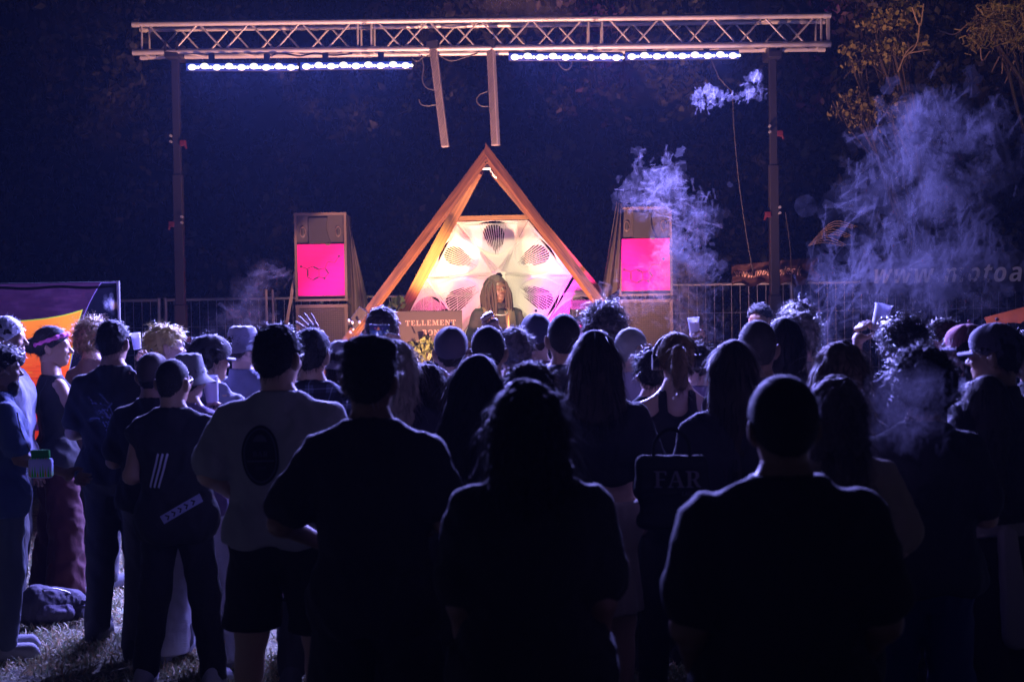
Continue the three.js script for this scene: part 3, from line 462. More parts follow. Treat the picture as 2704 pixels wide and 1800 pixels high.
// ---------------------------------------------------------------- trees beside the stage, lit by an unseen floodlight placed outside the frame
{
  const branchy = (name, lab, base, tips, leafN, leafS, mat, spread, leafC) => {
    const q = thing(name, lab, 'tree', V(base.x, 0, base.z), 'trees beside the stage'), T = [], B = [];
    const loc = (p) => V(p.x - base.x, p.y, p.z - base.z), fork = V(0, base.y * 0.45, 0);
    mesh('trunk', seg(V(0, 0, 0), V(0.05, base.y * 0.5, 0), 0.1, 10, 0.06), M.bark, q);
    for (const t of tips) { const e = loc(t), m = fork.clone().lerp(e, 0.55).add(V(rr(-0.15, 0.15), 0.15, rr(-0.1, 0.1))); B.push(wire([fork, m, e], 0.016, 14, 5)); for (let k = 0; k < 4; k++) B.push(wire([m.clone().lerp(e, rr(0.1, 0.9)), e.clone().add(V(gauss() * spread * 0.5, gauss() * spread * 0.4, gauss() * spread * 0.3)), e.clone().add(V(gauss() * spread, gauss() * spread * 0.8, gauss() * spread * 0.5))], 0.006, 8, 4)); }
    mesh('branches', B, M.bark, q);
    const one = (c, s) => { const g = leafC.clone(); return g.scale(s, s, s).applyMatrix4(new THREE.Matrix4().makeRotationFromEuler(new THREE.Euler(rr(-1.5, 1.5), rr(0, 6.3), rr(-1.5, 1.5)))).translate(c.x, c.y, c.z); };
    for (let i = 0; i < leafN; i++) { const k = Math.floor(rnd() * tips.length), e = loc(tips[k]), a = Math.floor(rnd() * 4) * 1.9 + k, c = e.clone().add(V(Math.cos(a) * spread * 0.9 + gauss() * spread * 0.38, Math.sin(a * 1.7) * spread * 0.7 + gauss() * spread * 0.3, gauss() * spread * 0.6)); T.push(one(c, leafS * rr(0.6, 1.3))); }
    mesh('crown', T, mat, q);
  };
  const leafA = new THREE.CircleGeometry(0.5, 6).scale(0.72, 1, 1), leafB = new THREE.PlaneGeometry(0.16, 1);
  branchy('leafy_tree', 'tree with rounded yellow leaves behind the right end of the truss', at(2460, 420, 15.2).setY(4), [[2310, 60, 14.2], [2370, 30, 14.3], [2360, 130, 14.1], [2400, 90, 14.2], [2320, 140, 14.2], [2260, 150, 14.2], [2290, 300, 14.2], [2340, 280, 14.3], [2240, 275, 14.3], [2385, 45, 14.2]].map((p) => at(...p)), 900, 0.05, M.leafYellow, 0.13, leafA);
  branchy('bushy_tree', 'fine-leaved tree glowing orange in the top right corner', at(2830, 300, 13.8).setY(5), [[2660, 30, 13.4], [2700, 60, 13.4], [2640, 60, 13.5], [2690, 10, 13.5], [2620, 90, 13.5], [2720, 100, 13.4]].map((p) => at(...p)), 2600, 0.075, M.leafYellow, 0.16, leafB);
  const bare = (lab, pts, r) => { const q = thing('bare_branches', lab, 'branches', null, 'bare branches above the fence'); mesh('twigs', pts.map((p) => wire(p.map((k) => at(...k)), r, 10, 4)), std(rgb(0.3, 0.22, 0.16), 0.9), q); };
  bare('bare twigs forking beside the yellow leaves', [[[2372, 190, 14], [2400, 130, 14], [2450, 105, 14.1]], [[2390, 150, 14], [2420, 120, 14], [2430, 60, 14]], [[2400, 140, 14], [2455, 130, 14]], [[2410, 20, 14], [2430, 70, 14], [2440, 10, 14]], [[2480, 80, 14], [2520, 90, 14], [2560, 60, 14]], [[2590, 125, 14], [2596, 160, 14], [2615, 135, 14]], [[2650, 145, 14], [2647, 195, 14]], [[2680, 160, 14], [2655, 220, 14]], [[2620, 190, 14], [2640, 150, 14]]], 0.008);
  bare('dry pale twigs sticking out above the banner', Array.from({ length: 9 }, (_, i) => [[2135, 648, 13.6], [2180 + i * 3, 640 - i * 7, 13.5], [2225 + i * 5, 650 - i * 8 + (i % 3) * 6, 13.4]]), 0.004);
  const fp = thing('unseen_floodlight_pole', 'unseen floodlight on a tall pole outside the frame, placed to light the trees', 'floodlight', V(6.3, 0, -10.2));  // out of view, placed to light the tree leaves
  mesh('pole', seg(V(0, 0, 0), V(0, 5.4, 0), 0.05, 10, 0.035), M.galv, fp); mesh('lamp_body', rbox(0.3, 0.2, 0.14, 0.02, 0, 5.4, 0), M.black, fp);
  mesh('lamp_face', new THREE.PlaneGeometry(0.26, 0.16).rotateY(Math.PI).translate(0, 5.4, -0.075), std(rgb(0.9, 0.9, 0.9), 0.4, { emissive: rgb(1, 0.6, 0.2), emissiveIntensity: 2, name: 'lamp glow' }), fp);
  const s = new THREE.SpotLight(rgb(1, 0.6, 0.26), 11, 0, 0.62, 0.8, 2); s.position.set(6.3, 5.4, -10.32); s.target.position.copy(at(2560, 60, 14)); s.castShadow = true; s.shadow.radius = 4; s.name = 'flood_beam'; scene.add(s, s.target);
}

// ---------------------------------------------------------------- people: smooth bodies meshed from distance fields
class Field {
  constructor(prims, cell, pad = 0.05) {
    this.cell = cell; const lo = [9, 9, 9], hi = [-9, -9, -9];
    for (const p of prims) for (const e of p.pts) for (let k = 0; k < 3; k++) { lo[k] = Math.min(lo[k], e[k] - p.R - pad); hi[k] = Math.max(hi[k], e[k] + p.R + pad); }
    this.lo = lo; this.n = [0, 1, 2].map((k) => Math.ceil((hi[k] - lo[k]) / cell) + 2);
    this.f = new Float32Array(this.n[0] * this.n[1] * this.n[2]).fill(0.3);
    for (const p of prims) this.add(p, pad);
  }
  add(p, pad) {
    const { cell, lo, n, f } = this, a = [], b = [];
    for (let k = 0; k < 3; k++) { let l = 9, h = -9; for (const e of p.pts) { l = Math.min(l, e[k]); h = Math.max(h, e[k]); } a[k] = Math.max(0, Math.floor((l - p.R - pad - lo[k]) / cell)); b[k] = Math.min(n[k] - 1, Math.ceil((h + p.R + pad - lo[k]) / cell)); }
    const K = p.k;
    for (let z = a[2]; z <= b[2]; z++) for (let y = a[1]; y <= b[1]; y++) for (let x = a[0]; x <= b[0]; x++) {
      const d = p.d(lo[0] + x * cell, lo[1] + y * cell, lo[2] + z * cell), i = (z * n[1] + y) * n[0] + x, c = f[i];
      const h = Math.max(K - Math.abs(c - d), 0) / K; f[i] = Math.min(c, d) - h * h * K * 0.25;
    }
  }
  each(fn) { const { cell, lo, n, f } = this; let i = 0; for (let z = 0; z < n[2]; z++) for (let y = 0; y < n[1]; y++) for (let x = 0; x < n[0]; x++, i++) if (f[i] < 0.12 && f[i] > -0.12) f[i] = fn(f[i], lo[0] + x * cell, lo[1] + y * cell, lo[2] + z * cell); else if (f[i] <= -0.12) { const v = fn(f[i], lo[0] + x * cell, lo[1] + y * cell, lo[2] + z * cell); if (v > f[i]) f[i] = v; } return this; }
  geometry() {
    const { cell, lo, n, f } = this, [nx, ny, nz] = n, id = new Int32Array(f.length).fill(-1), P = [], Nn = [], I = [], U = [];
    const E = [[0, 1], [0, 2], [0, 4], [1, 3], [1, 5], [2, 3], [2, 6], [3, 7], [4, 5], [4, 6], [5, 7], [6, 7]], off = [0, 1, nx, nx + 1, nx * ny, nx * ny + 1, nx * ny + nx, nx * ny + nx + 1], v = new Float32Array(8);
    for (let z = 0; z < nz - 1; z++) for (let y = 0; y < ny - 1; y++) for (let x = 0; x < nx - 1; x++) {
      const i = (z * ny + y) * nx + x; let m = 0; for (let k = 0; k < 8; k++) { v[k] = f[i + off[k]]; if (v[k] < 0) m |= 1 << k; }
      if (m === 0 || m === 255) continue;
      let sx = 0, sy = 0, sz = 0, c = 0;
      for (const [a, b] of E) if (((m >> a) & 1) !== ((m >> b) & 1)) { const t = v[a] / (v[a] - v[b]); sx += (a & 1) + t * ((b & 1) - (a & 1)); sy += ((a >> 1) & 1) + t * (((b >> 1) & 1) - ((a >> 1) & 1)); sz += (a >> 2) + t * ((b >> 2) - (a >> 2)); c++; }
      sx /= c; sy /= c; sz /= c; id[i] = P.length / 3;
      const px = lo[0] + (x + sx) * cell, py = lo[1] + (y + sy) * cell, pz = lo[2] + (z + sz) * cell; P.push(px, py, pz); U.push(px + pz * 0.6, py);
      const g = (s) => (v[1] - v[0]) * (1 - sy) * (1 - sz) + (v[3] - v[2]) * sy * (1 - sz) + (v[5] - v[4]) * (1 - sy) * sz + (v[7] - v[6]) * sy * sz;
      const gy = (v[2] - v[0]) * (1 - sx) * (1 - sz) + (v[3] - v[1]) * sx * (1 - sz) + (v[6] - v[4]) * (1 - sx) * sz + (v[7] - v[5]) * sx * sz;
      const gz = (v[4] - v[0]) * (1 - sx) * (1 - sy) + (v[5] - v[1]) * sx * (1 - sy) + (v[6] - v[2]) * (1 - sx) * sy + (v[7] - v[3]) * sx * sy;
      const gx = g(), L = Math.hypot(gx, gy, gz) || 1; Nn.push(gx / L, gy / L, gz / L);
    }
    const quad = (a, b, c, d, flip) => { if (a < 0 || b < 0 || c < 0 || d < 0) return; if (flip) I.push(a, c, b, a, d, c); else I.push(a, b, c, a, c, d); };
    for (let z = 1; z < nz - 1; z++) for (let y = 1; y < ny - 1; y++) for (let x = 1; x < nx - 1; x++) {
      const i = (z * ny + y) * nx + x, s = f[i] < 0;
      if (s !== f[i + 1] < 0) quad(id[i - nx - nx * ny], id[i - nx * ny], id[i], id[i - nx], !s);
      if (s !== f[i + nx] < 0) quad(id[i - 1 - nx * ny], id[i - 1], id[i], id[i - nx * ny], !s);
      if (s !== f[i + nx * ny] < 0) quad(id[i - 1 - nx], id[i - nx], id[i], id[i - 1], !s);
    }
    const g = new THREE.BufferGeometry(); g.setAttribute('position', new THREE.Float32BufferAttribute(P, 3)); g.setAttribute('normal', new THREE.Float32BufferAttribute(Nn, 3)); g.setAttribute('uv', new THREE.Float32BufferAttribute(U, 2)); g.setIndex(I); return g;
  }
}
const cone = (a, b, r1, r2 = r1, k = 0.03) => { const bx = b[0] - a[0], by = b[1] - a[1], bz = b[2] - a[2], L2 = bx * bx + by * by + bz * bz || 1e-9;
  return { pts: [a, b], R: Math.max(r1, r2), k, d: (x, y, z) => { const t = clamp(((x - a[0]) * bx + (y - a[1]) * by + (z - a[2]) * bz) / L2, 0, 1); return Math.hypot(x - a[0] - bx * t, y - a[1] - by * t, z - a[2] - bz * t) - r1 - (r2 - r1) * t; } }; };
const ell = (c, r, k = 0.02) => { const m = Math.min(...r); return { pts: [c], R: Math.max(...r), k, d: (x, y, z) => { const X = (x - c[0]) / r[0], Y = (y - c[1]) / r[1], Z = (z - c[2]) / r[2], q = Math.hypot(X, Y, Z), g = Math.hypot(X / r[0], Y / r[1], Z / r[2]); return g < 1e-6 ? -m : q * (q - 1) / g; } }; };
const mir = (p) => [-p[0], p[1], p[2]];

// heads, in axes whose origin is the pivot of the neck; the face looks along -z
const headCache = {};
function headGeo(kind) {
  if (headCache[kind]) return headCache[kind];
  const m = kind === 'm', j = m ? 1 : 0.93, p = [
    ell([0, 0.118, 0.012], [0.074 * j, 0.093, 0.096], 0.03), ell([0, 0.055, -0.028], [0.058 * j, 0.078, 0.066], 0.04), ell([0, 0.0, -0.06], [0.03 * j, 0.022, 0.026], 0.03),
    cone([-0.03, 0.108, -0.078], [0.03, 0.108, -0.078], 0.014, 0.014, 0.025), cone([0, 0.092, -0.092], [0, 0.062, -0.112], 0.008, 0.0125, 0.012), ell([-0.012, 0.058, -0.1], [0.009, 0.007, 0.01], 0.01), ell([0.012, 0.058, -0.1], [0.009, 0.007, 0.01], 0.01),
    ell([0, 0.034, -0.088], [0.022, 0.006, 0.012], 0.008), ell([0, 0.023, -0.086], [0.02, 0.007, 0.012], 0.008), ell([-0.038, 0.065, -0.068], [0.02, 0.016, 0.02], 0.02), ell([0.038, 0.065, -0.068], [0.02, 0.016, 0.02], 0.02),
    ell([-0.03, 0.094, -0.079], [0.0125, 0.008, 0.011], 0.006), ell([0.03, 0.094, -0.079], [0.0125, 0.008, 0.011], 0.006),
    ell([-0.08 * j, 0.078, 0.014], [0.012, 0.033, 0.019], 0.008), ell([0.08 * j, 0.078, 0.014], [0.012, 0.033, 0.019], 0.008), ell([-0.09 * j, 0.086, 0.026], [0.008, 0.027, 0.012], 0.008), ell([0.09 * j, 0.086, 0.026], [0.008, 0.027, 0.012], 0.008),
    cone([0, 0.05, 0.026], [0, -0.055, 0.022], (m ? 0.057 : 0.049), (m ? 0.057 : 0.05), 0.04)];
  return headCache[kind] = new Field(p, 0.0062, 0.03).geometry();
}
// hands: wrist at the origin, fingers along -y, palm facing -z, thumb towards +x
const handCache = {};
function handGeo(pose, left) {
  const key = pose + left; if (handCache[key]) return handCache[key];
  const P = [cone([-0.022, -0.03, 0], [0.02, -0.03, 0], 0.017, 0.018, 0.02), cone([-0.028, -0.078, 0], [0.026, -0.084, 0], 0.0125, 0.0135, 0.02), cone([0, 0.03, 0], [0, -0.03, 0], 0.024, 0.024, 0.02)];
  const curl = { relaxed: [0.3, 0.5, 0.35], open: [0.02, 0.1, 0.08], fist: [1.45, 1.6, 1.2], grip: [0.75, 0.95, 0.75] }[pose], lens = [[0.034, 0.021, 0.018], [0.042, 0.026, 0.021], [0.045, 0.029, 0.022], [0.041, 0.025, 0.021]];
  lens.forEach((l, i) => { let x = -0.03 + i * 0.019, y = -0.088 - (i === 2 ? 0.004 : i === 0 ? -0.006 : 0), z = 0, a = 0; const sp = (pose === 'open' ? (i - 1.5) * 0.16 : (i - 1.5) * 0.03);
    l.forEach((s, k) => { a += curl[k] * (1 + 0.06 * (i - 1.5)); const nx = x + Math.sin(sp) * s * Math.cos(a), ny = y - Math.cos(a) * s * Math.cos(sp), nz = z - Math.sin(a) * s; P.push(cone([x, y, z], [nx, ny, nz], 0.0092 - k * 0.0008, 0.0085 - k * 0.0008, 0.004)); x = nx; y = ny; z = nz; }); });
  const th = { relaxed: [[0.024, -0.03, -0.004], [0.044, -0.062, -0.018], [0.047, -0.09, -0.026]], open: [[0.024, -0.028, 0], [0.06, -0.05, -0.006], [0.086, -0.07, -0.008]], fist: [[0.024, -0.03, -0.006], [0.036, -0.064, -0.03], [0.01, -0.082, -0.042]], grip: [[0.024, -0.03, -0.01], [0.04, -0.05, -0.038], [0.03, -0.068, -0.062]] }[pose];
  P.push(cone(th[0], th[1], 0.014, 0.011, 0.012), cone(th[1], th[2], 0.0105, 0.009, 0.006));
  const g = new Field(P, 0.0048, 0.02).geometry(); if (left) { g.scale(-1, 1, 1); const ix = g.index.array; for (let i = 0; i < ix.length; i += 3) { const t = ix[i]; ix[i] = ix[i + 1]; ix[i + 1] = t; } }
  return handCache[key] = g;
}
// ---- hair
const hairline = (x, y, z) => 0.811 * y + 0.585 * z - 0.066 - 0.1 * Math.max(0, Math.abs(x) - 0.045) * (z < 0 ? 1 : -0.6);
function strands(core, n, o) {
  const P = [], Nn = [], U = [], I = [], pos = core.attributes.position, nor = core.attributes.normal, steps = o.steps ?? 5;
  for (let s = 0; s < n; s++) {
    const i = Math.floor(rnd() * pos.count); let p = V(pos.getX(i), pos.getY(i), pos.getZ(i)); const nn = V(nor.getX(i), nor.getY(i), nor.getZ(i));
    if (o.only && !o.only(p)) continue;
    const down = V(0, -1, 0).addScaledVector(nn, nn.y).normalize(); let d = nn.clone().multiplyScalar(o.out ?? 0.5).addScaledVector(down, o.flow ?? 0.6).add(V(gauss(), gauss(), gauss()).multiplyScalar(o.rough ?? 0.15)).normalize();
    const len = (o.len ?? 0.05) * rr(0.5, 1.3), st = len / steps, side = d.clone().cross(V(gauss(), gauss(), gauss())).normalize(), w = o.w ?? 0.001, k = P.length / 3, ph = rnd() * 6.28, fr = o.curlF ?? 0, am = o.curl ?? 0, e1 = d.clone().cross(V(0.3, 0.5, 0.8)).normalize(), e2 = d.clone().cross(e1);
    p.addScaledVector(nn, -0.004);
    for (let j = 0; j <= steps; j++) {
      const t = j / steps, ww = w * (1 - 0.75 * t), c = p.clone(); if (am) c.addScaledVector(e1, am * Math.cos(ph + fr * j) * Math.min(1, t * 3)).addScaledVector(e2, am * Math.sin(ph + fr * j) * Math.min(1, t * 3));
      P.push(c.x - side.x * ww, c.y - side.y * ww, c.z - side.z * ww, c.x + side.x * ww, c.y + side.y * ww, c.z + side.z * ww); Nn.push(nn.x, nn.y, nn.z, nn.x, nn.y, nn.z); U.push(0, t, 1, t);
      p.addScaledVector(d, st); d.add(V(gauss() * (o.wave ?? 0.1), -(o.fall ?? 0.15), gauss() * (o.wave ?? 0.1))).normalize();
      if (j < steps) { const q = k + j * 2; I.push(q, q + 1, q + 2, q + 1, q + 3, q + 2); }
    }
  }
  const g = new THREE.BufferGeometry(); g.setAttribute('position', new THREE.Float32BufferAttribute(P, 3)); g.setAttribute('normal', new THREE.Float32BufferAttribute(Nn, 3)); g.setAttribute('uv', new THREE.Float32BufferAttribute(U, 2)); g.setIndex(I); return g;
}
function hairGeo(h, cell) {
  const s = h.style, t = h.vol ?? 0, P = [], so = rnd() * 50; let cut = true, amp = 0.004, fq = 30, st = null;
  const cap = (e) => P.push(ell([0, 0.118, 0.013], [0.074 + e, 0.093 + e, 0.096 + e], 0.02));
  if (['buzz', 'short', 'flat'].includes(s)) P.push(cone([0, 0.085, 0.032], [0, 0.012, 0.03], 0.062, 0.061, 0.02));
  if (s === 'buzz') { cap(0.004 + t); amp = 0.0015; st = [2200, { len: 0.009, out: 1, flow: 0.2, w: 0.0012, steps: 2 }]; }
  else if (s === 'short') { cap(0.012 + t); amp = 0.007; fq = 42; st = [2000, { len: 0.026, out: 0.7, flow: 0.6, w: 0.0011, steps: 3, rough: 0.45 }]; }
  else if (s === 'flat') { cap(0.014); P.push(ell([0, 0.165, 0.01], [0.085, 0.068, 0.1], 0.02)); P.push(cone([-0.05, 0.2, 0.0], [0.05, 0.2, 0.0], 0.035, 0.035, 0.03)); amp = 0.006; st = [1500, { len: 0.026, out: 1, flow: 0.1, w: 0.0011, steps: 3, rough: 0.3 }]; }
  else if (s === 'mop') { cap(0.026 + t); P.push(ell([0, 0.15, -0.04], [0.07, 0.05 + t, 0.06], 0.03)); amp = 0.016; fq = 22; st = [1500, { len: 0.05, out: 0.7, flow: 0.6, w: 0.0012, curl: 0.004, curlF: 1.6, rough: 0.4, wave: 0.25 }]; }
  else if (s === 'curly') { cap(0.036 + t); P.push(ell([0, 0.1, 0.05], [0.1 + t, 0.1, 0.075 + t], 0.03)); amp = 0.02; fq = 34; st = [2200, { len: 0.07, out: 0.8, flow: 0.3, w: 0.0013, curl: 0.008, curlF: 1.9, steps: 9, rough: 0.5, wave: 0.3 }]; }
  else if (s === 'bald') { return null; }
  else { // long styles
    cap(0.014 + t); const L = h.len ?? 0.3, wd = h.width ?? 1; cut = false;
    if (s === 'long' || s === 'wavy') { for (let i = -3; i <= 3; i++) { const a = i / 3, sx = a * 0.066 * wd; P.push(cone([sx * 0.95, 0.12 - 0.02 * a * a, 0.058 - 0.045 * a * a], [sx * 1.02, -0.03, 0.075 - 0.06 * a * a], 0.036, 0.034, 0.03), cone([sx * 1.02, -0.03, 0.075 - 0.06 * a * a], [sx * (1.15 + (h.flare ?? 0)) + (h.drift ?? 0), -L + 0.05 * a * a, 0.105 - 0.05 * a * a], 0.034, 0.022, 0.03)); } amp = s === 'wavy' ? 0.011 : 0.006; fq = s === 'wavy' ? 24 : 16; st = [2600, { len: s === 'wavy' ? 0.11 : 0.1, out: 0.16, flow: 1.1, w: 0.0011, steps: 7, rough: 0.14, wave: s === 'wavy' ? 0.14 : 0.05, curl: s === 'wavy' ? 0.005 : 0, curlF: 1.1 }]; }
    if (s === 'pony') { const c = [[0, 0.15, 0.115], [0, 0.13, 0.15], [0.0, 0.06, 0.155], [0.004, -L * 0.5, 0.14], [0.006, -L, 0.125]]; for (let i = 0; i < 4; i++) P.push(cone(c[i], c[i + 1], [0.022, 0.034, 0.038, 0.032][i], [0.034, 0.038, 0.032, 0.012][i], 0.02)); cut = 'cap'; st = [1500, { len: 0.06, out: 0.25, flow: 1, w: 0.0011, steps: 5, rough: 0.25, wave: 0.15 }]; }
    if (s === 'bun') { P.push(ell([0, 0.1, 0.125], [0.05, 0.048, 0.045], 0.02)); cut = 'cap'; st = [900, { len: 0.035, out: 0.4, flow: 0.8, w: 0.001, rough: 0.4 }]; }
  }
  const f = new Field(P, cell, 0.03).each((d, x, y, z) => {
    d += amp * N3(x * fq + so, y * fq, z * fq) + (Math.abs(amp) > 0.008 ? amp * 0.6 * N3(x * fq * 2.3, y * fq * 2.3 + so, z * fq * 2.3) : 0);
    if (cut === true) { d = Math.max(d, -hairline(x, y, z) * 0.9); if (amp < 0.01 && Math.abs(x) > 0.066 && y < 0.118) d = Math.max(d, 0.034 - Math.hypot((y - 0.082) * 0.9, z - 0.004)); }
    else if (cut === 'cap') d = Math.max(d, z > 0.1 || y < -0.02 ? -1 : -hairline(x, y, z) * 0.9);
    else d = Math.max(d, Math.min(-(z + 0.062 - 0.5 * Math.max(0, y - 0.13)), 0.2 - Math.max(0, y - 0.145) * 8, 0.2));
    return d; });
  const g = f.geometry(); g.userData = st; return g;
}
function dreads(n, len, r, spread) {
  const G = [];
  for (let i = 0; i < n; i++) { const a = rr(0.62, 2 * Math.PI - 0.62) - Math.PI / 2, y0 = rr(0.12, 0.2), k = 0.085 * Math.sqrt(Math.max(0.1, 1 - ((y0 - 0.118) / 0.105) ** 2)); const x = Math.cos(a) * k, z = Math.sin(a) * k * 1.2 + 0.012, o = rr(1.15, 1.4) * spread, L = len * rr(0.7, 1.1);
    G.push(new THREE.TubeGeometry(new THREE.CatmullRomCurve3([V(x, y0, z), V(x * o, y0 - 0.05, z * o), V(x * o * 1.06 + rr(-0.01, 0.01), y0 - L * 0.5, z * o + rr(-0.01, 0.01)), V(x * o * 1.02 + rr(-0.02, 0.02), y0 - L, z * o + rr(-0.015, 0.015))]), 9, r * rr(0.8, 1.2), 6)); }
  return G;
}
const fabricCache = new Map();
const fabric = (c, o = {}) => { const k = c.join() + JSON.stringify(o.key ?? 0); if (!fabricCache.has(k)) fabricCache.set(k, phys(rgb(...c), 0.88, { bumpMap: weave, bumpScale: 0.0012, sheen: 0.16, sheenColor: rgb(0.5, 0.5, 0.5), sheenRoughness: 0.6, ...o.mat })); return fabricCache.get(k); };
const skinCache = new Map();
const skinOf = (t) => { if (!skinCache.has(t)) { const c = { fair: [0.5, 0.33, 0.26], tan: [0.36, 0.22, 0.15], brown: [0.2, 0.11, 0.07], dark: [0.09, 0.05, 0.035] }[t]; skinCache.set(t, phys(rgb(...c), 0.5, { sheen: 0.2, sheenColor: rgb(0.4, 0.3, 0.28), bumpMap: speck, bumpScale: 0.0005 })); } return skinCache.get(t); };
const hairCache = new Map();
const hairMat = (c) => { const k = c.join(); if (!hairCache.has(k)) hairCache.set(k, [std(rgb(...c.map((x) => x * 0.75)), 0.8), phys(rgb(...c), 0.5, { transmission: 0.45, side: THREE.DoubleSide, thickness: 0 })]); return hairCache.get(k); };
const ARM = {
  down: [[0.215, 1.13, 0.03], [0.21, 0.89, -0.05]], bent: [[0.235, 1.14, 0.04], [0.16, 1.1, -0.2]], wide: [[0.33, 1.17, 0.05], [0.2, 1.1, -0.19]], crossed: [[0.26, 1.14, -0.03], [0.0, 1.17, -0.22]], pocket: [[0.28, 1.13, 0.09], [0.2, 0.92, 0.0]], hold: [[0.24, 1.15, -0.1], [0.22, 1.3, -0.28]],
};
const inv = [];
function person(label, o) {
  const top = at(o.x, o.y, o.d), hatUp = o.up ?? 0.02, s = (top.y - hatUp) / (1.75 + (o.floor ? 0 : 0)) - (o.floor ?? 0) / 1.75;
  inv.push([label.slice(0, 40), o.d, +(s * 1.75).toFixed(2)]);
  const q = thing('person', label, 'person', null, o.group ?? 'festival crowd'); q.position.set(top.x, o.floor ?? 0, top.z); q.scale.setScalar(s); q.rotation.y = o.yaw ?? 0;
  q.position.add(V(-(o.lean ?? 0) * 0.98, 0, (o.fwd ?? 0) * 0.98).multiplyScalar(s).applyAxisAngle(V(0, 1, 0), o.yaw ?? 0));
  const near = o.d < 5.2, fem = !!o.f, B = o.bulk ?? 1, sw = (fem ? 0.165 : 0.188) * B, lean = o.lean ?? 0, tilt = o.tilt ?? 0, fwd = o.fwd ?? 0;
  // keep the head over the given pixel when the trunk leans
  const up = (p) => { const t = Math.max(0, p[1] - 0.95) / 0.6; return [p[0] + lean * t, p[1], p[2] - fwd * t]; };
  const sh = (e) => up([e * sw * 0.97, 1.392 + e * tilt, 0.012]);
  const arms = [0, 1].map((i) => { let a = o.arms?.[i] ?? 'down'; a = typeof a === 'string' ? ARM[a] : a; const e = i ? 1 : -1, k = sw / 0.188; return a.map((p) => up([e * (Math.abs(p[0]) < 0.6 && p.length === 3 && p[0] >= 0 ? p[0] * lerp(1, k, 0.6) : p[0]), p[1], p[2]])); });
  const bodyW = (fem ? 0.88 : 1) * B, stance = o.stance ?? rr(0.09, 0.14), step = o.step ?? rr(-0.06, 0.06);
  const hipX = 0.088 * bodyW, knee = (e) => [e * lerp(hipX, stance, 0.5), 0.5, -0.012 + e * step * 0.5], ank = (e) => [e * stance, 0.085, 0.02 + e * step];
  const torso = (g, k) => [cone(up([-sw * 0.6, 1.365 - tilt * 0.7, 0.008]), up([sw * 0.6, 1.365 + tilt * 0.7, 0.008]), 0.066 * B + g * 0.7, 0.066 * B + g * 0.7, k), cone(up([-0.085 * bodyW, 1.28, 0.004]), up([0.085 * bodyW, 1.28, 0.004]), 0.108 * B + g, 0.108 * B + g, k), cone(up([-0.068 * bodyW, 1.13, -0.004]), up([0.068 * bodyW, 1.13, -0.004]), (fem ? 0.088 : 0.1) * B + g, (fem ? 0.088 : 0.1) * B + g, k), cone([-0.082 * bodyW, 0.965, 0.006], [0.082 * bodyW, 0.965, 0.006], 0.104 * B + g, 0.104 * B + g, k), ell([-0.07 * bodyW, 0.9, 0.045], [0.085, 0.095, 0.085].map((x) => x * B + g), k), ell([0.07 * bodyW, 0.9, 0.045], [0.085, 0.095, 0.085].map((x) => x * B + g), k),
    cone(up([0, 1.505, 0.032]), up([-sw * 0.85, 1.4, 0.016]), 0.043 + g * 0.35, 0.034 + g * 0.4, k * 0.6), cone(up([0, 1.505, 0.032]), up([sw * 0.85, 1.4, 0.016]), 0.043 + g * 0.35, 0.034 + g * 0.4, k * 0.6)];
  const legs = (g, k, r = [0.088, 0.06, 0.038]) => [-1, 1].flatMap((e) => [cone([e * hipX, 0.9, 0.01], knee(e), r[0] * B + g, r[1] * B + g, k), cone(knee(e), ank(e), r[1] * B + g, r[2] * B + g, k), ell([knee(e)[0], 0.36, knee(e)[2] + 0.035], [0.048 * B + g, 0.1, 0.046 * B + g], k)]);
  const hd = new THREE.Matrix4().compose(V(...up([0, 1.54, 0.012])), new THREE.Quaternion().setFromEuler(new THREE.Euler(o.nod ?? 0, o.turn ?? 0, o.roll ?? 0, 'YXZ')), V(1, 1, 1).multiplyScalar(o.headS ?? 1));
  const armP = (g, k, f0 = 0, f1 = 2) => [0, 1].flatMap((i) => { const a = sh(i ? 1 : -1), [e, w] = arms[i], L = []; const mixp = (u, v, t) => u.map((x, n) => x + (v[n] - x) * t), fa = fem ? 0.85 : 1; if (f1 <= 1) L.push(cone(a, mixp(a, e, f1), 0.05 * fa * B + g * 0.4, lerp(0.05, 0.04, f1) * fa * B + g * 1.15, k)); else { L.push(cone(a, e, 0.05 * fa * B + g * 0.4, 0.04 * fa * B + g, k), cone(e, mixp(e, w, f1 - 1), 0.04 * fa * B + g, lerp(0.04, 0.026, f1 - 1) * fa + g, k)); } return L; });
  // body
  const shade = skinOf(o.skin ?? 'fair'), geos = [];
  geos.push(new Field([...torso(0, 0.06), ...legs(0, 0.04), ...armP(0, 0.035), ...[-1, 1].map((e) => cone([ank(e)[0], 0.045, 0.05 + ank(e)[2]], [ank(e)[0] * 1.12, 0.035, ank(e)[2] - 0.14], 0.036, 0.028, 0.03)), cone(up([0, 1.56, 0.035]), up([0, 1.44, 0.018]), fem ? 0.048 : 0.056, 0.06, 0.04)], near ? 0.016 : 0.02).geometry());
  geos.push(headGeo(fem ? 'f' : 'm').clone().applyMatrix4(hd));
  for (const i of [0, 1]) { const [e, w] = arms[i], d = V(...w).sub(V(...e)).normalize(), y = d.clone().negate(); let palm = V(...(o.palm?.[i] ?? (i ? [-1, 0, -0.3] : [1, 0, -0.3]))); const zx = palm.addScaledVector(d, -palm.dot(d)).normalize().negate(), x = y.clone().cross(zx).normalize(); geos.push(handGeo(o.hands?.[i] ?? 'relaxed', i === 0).clone().applyMatrix4(new THREE.Matrix4().makeBasis(x, y, zx)).translate(w[0] + d.x * 0.012, w[1] + d.y * 0.012, w[2] + d.z * 0.012)); }
  mesh('body', mergeGeometries(geos), shade, q);
  // clothes
  const c = o.shirt ?? {}, cell = near ? 0.0125 : 0.0165, wr = rnd() * 40;
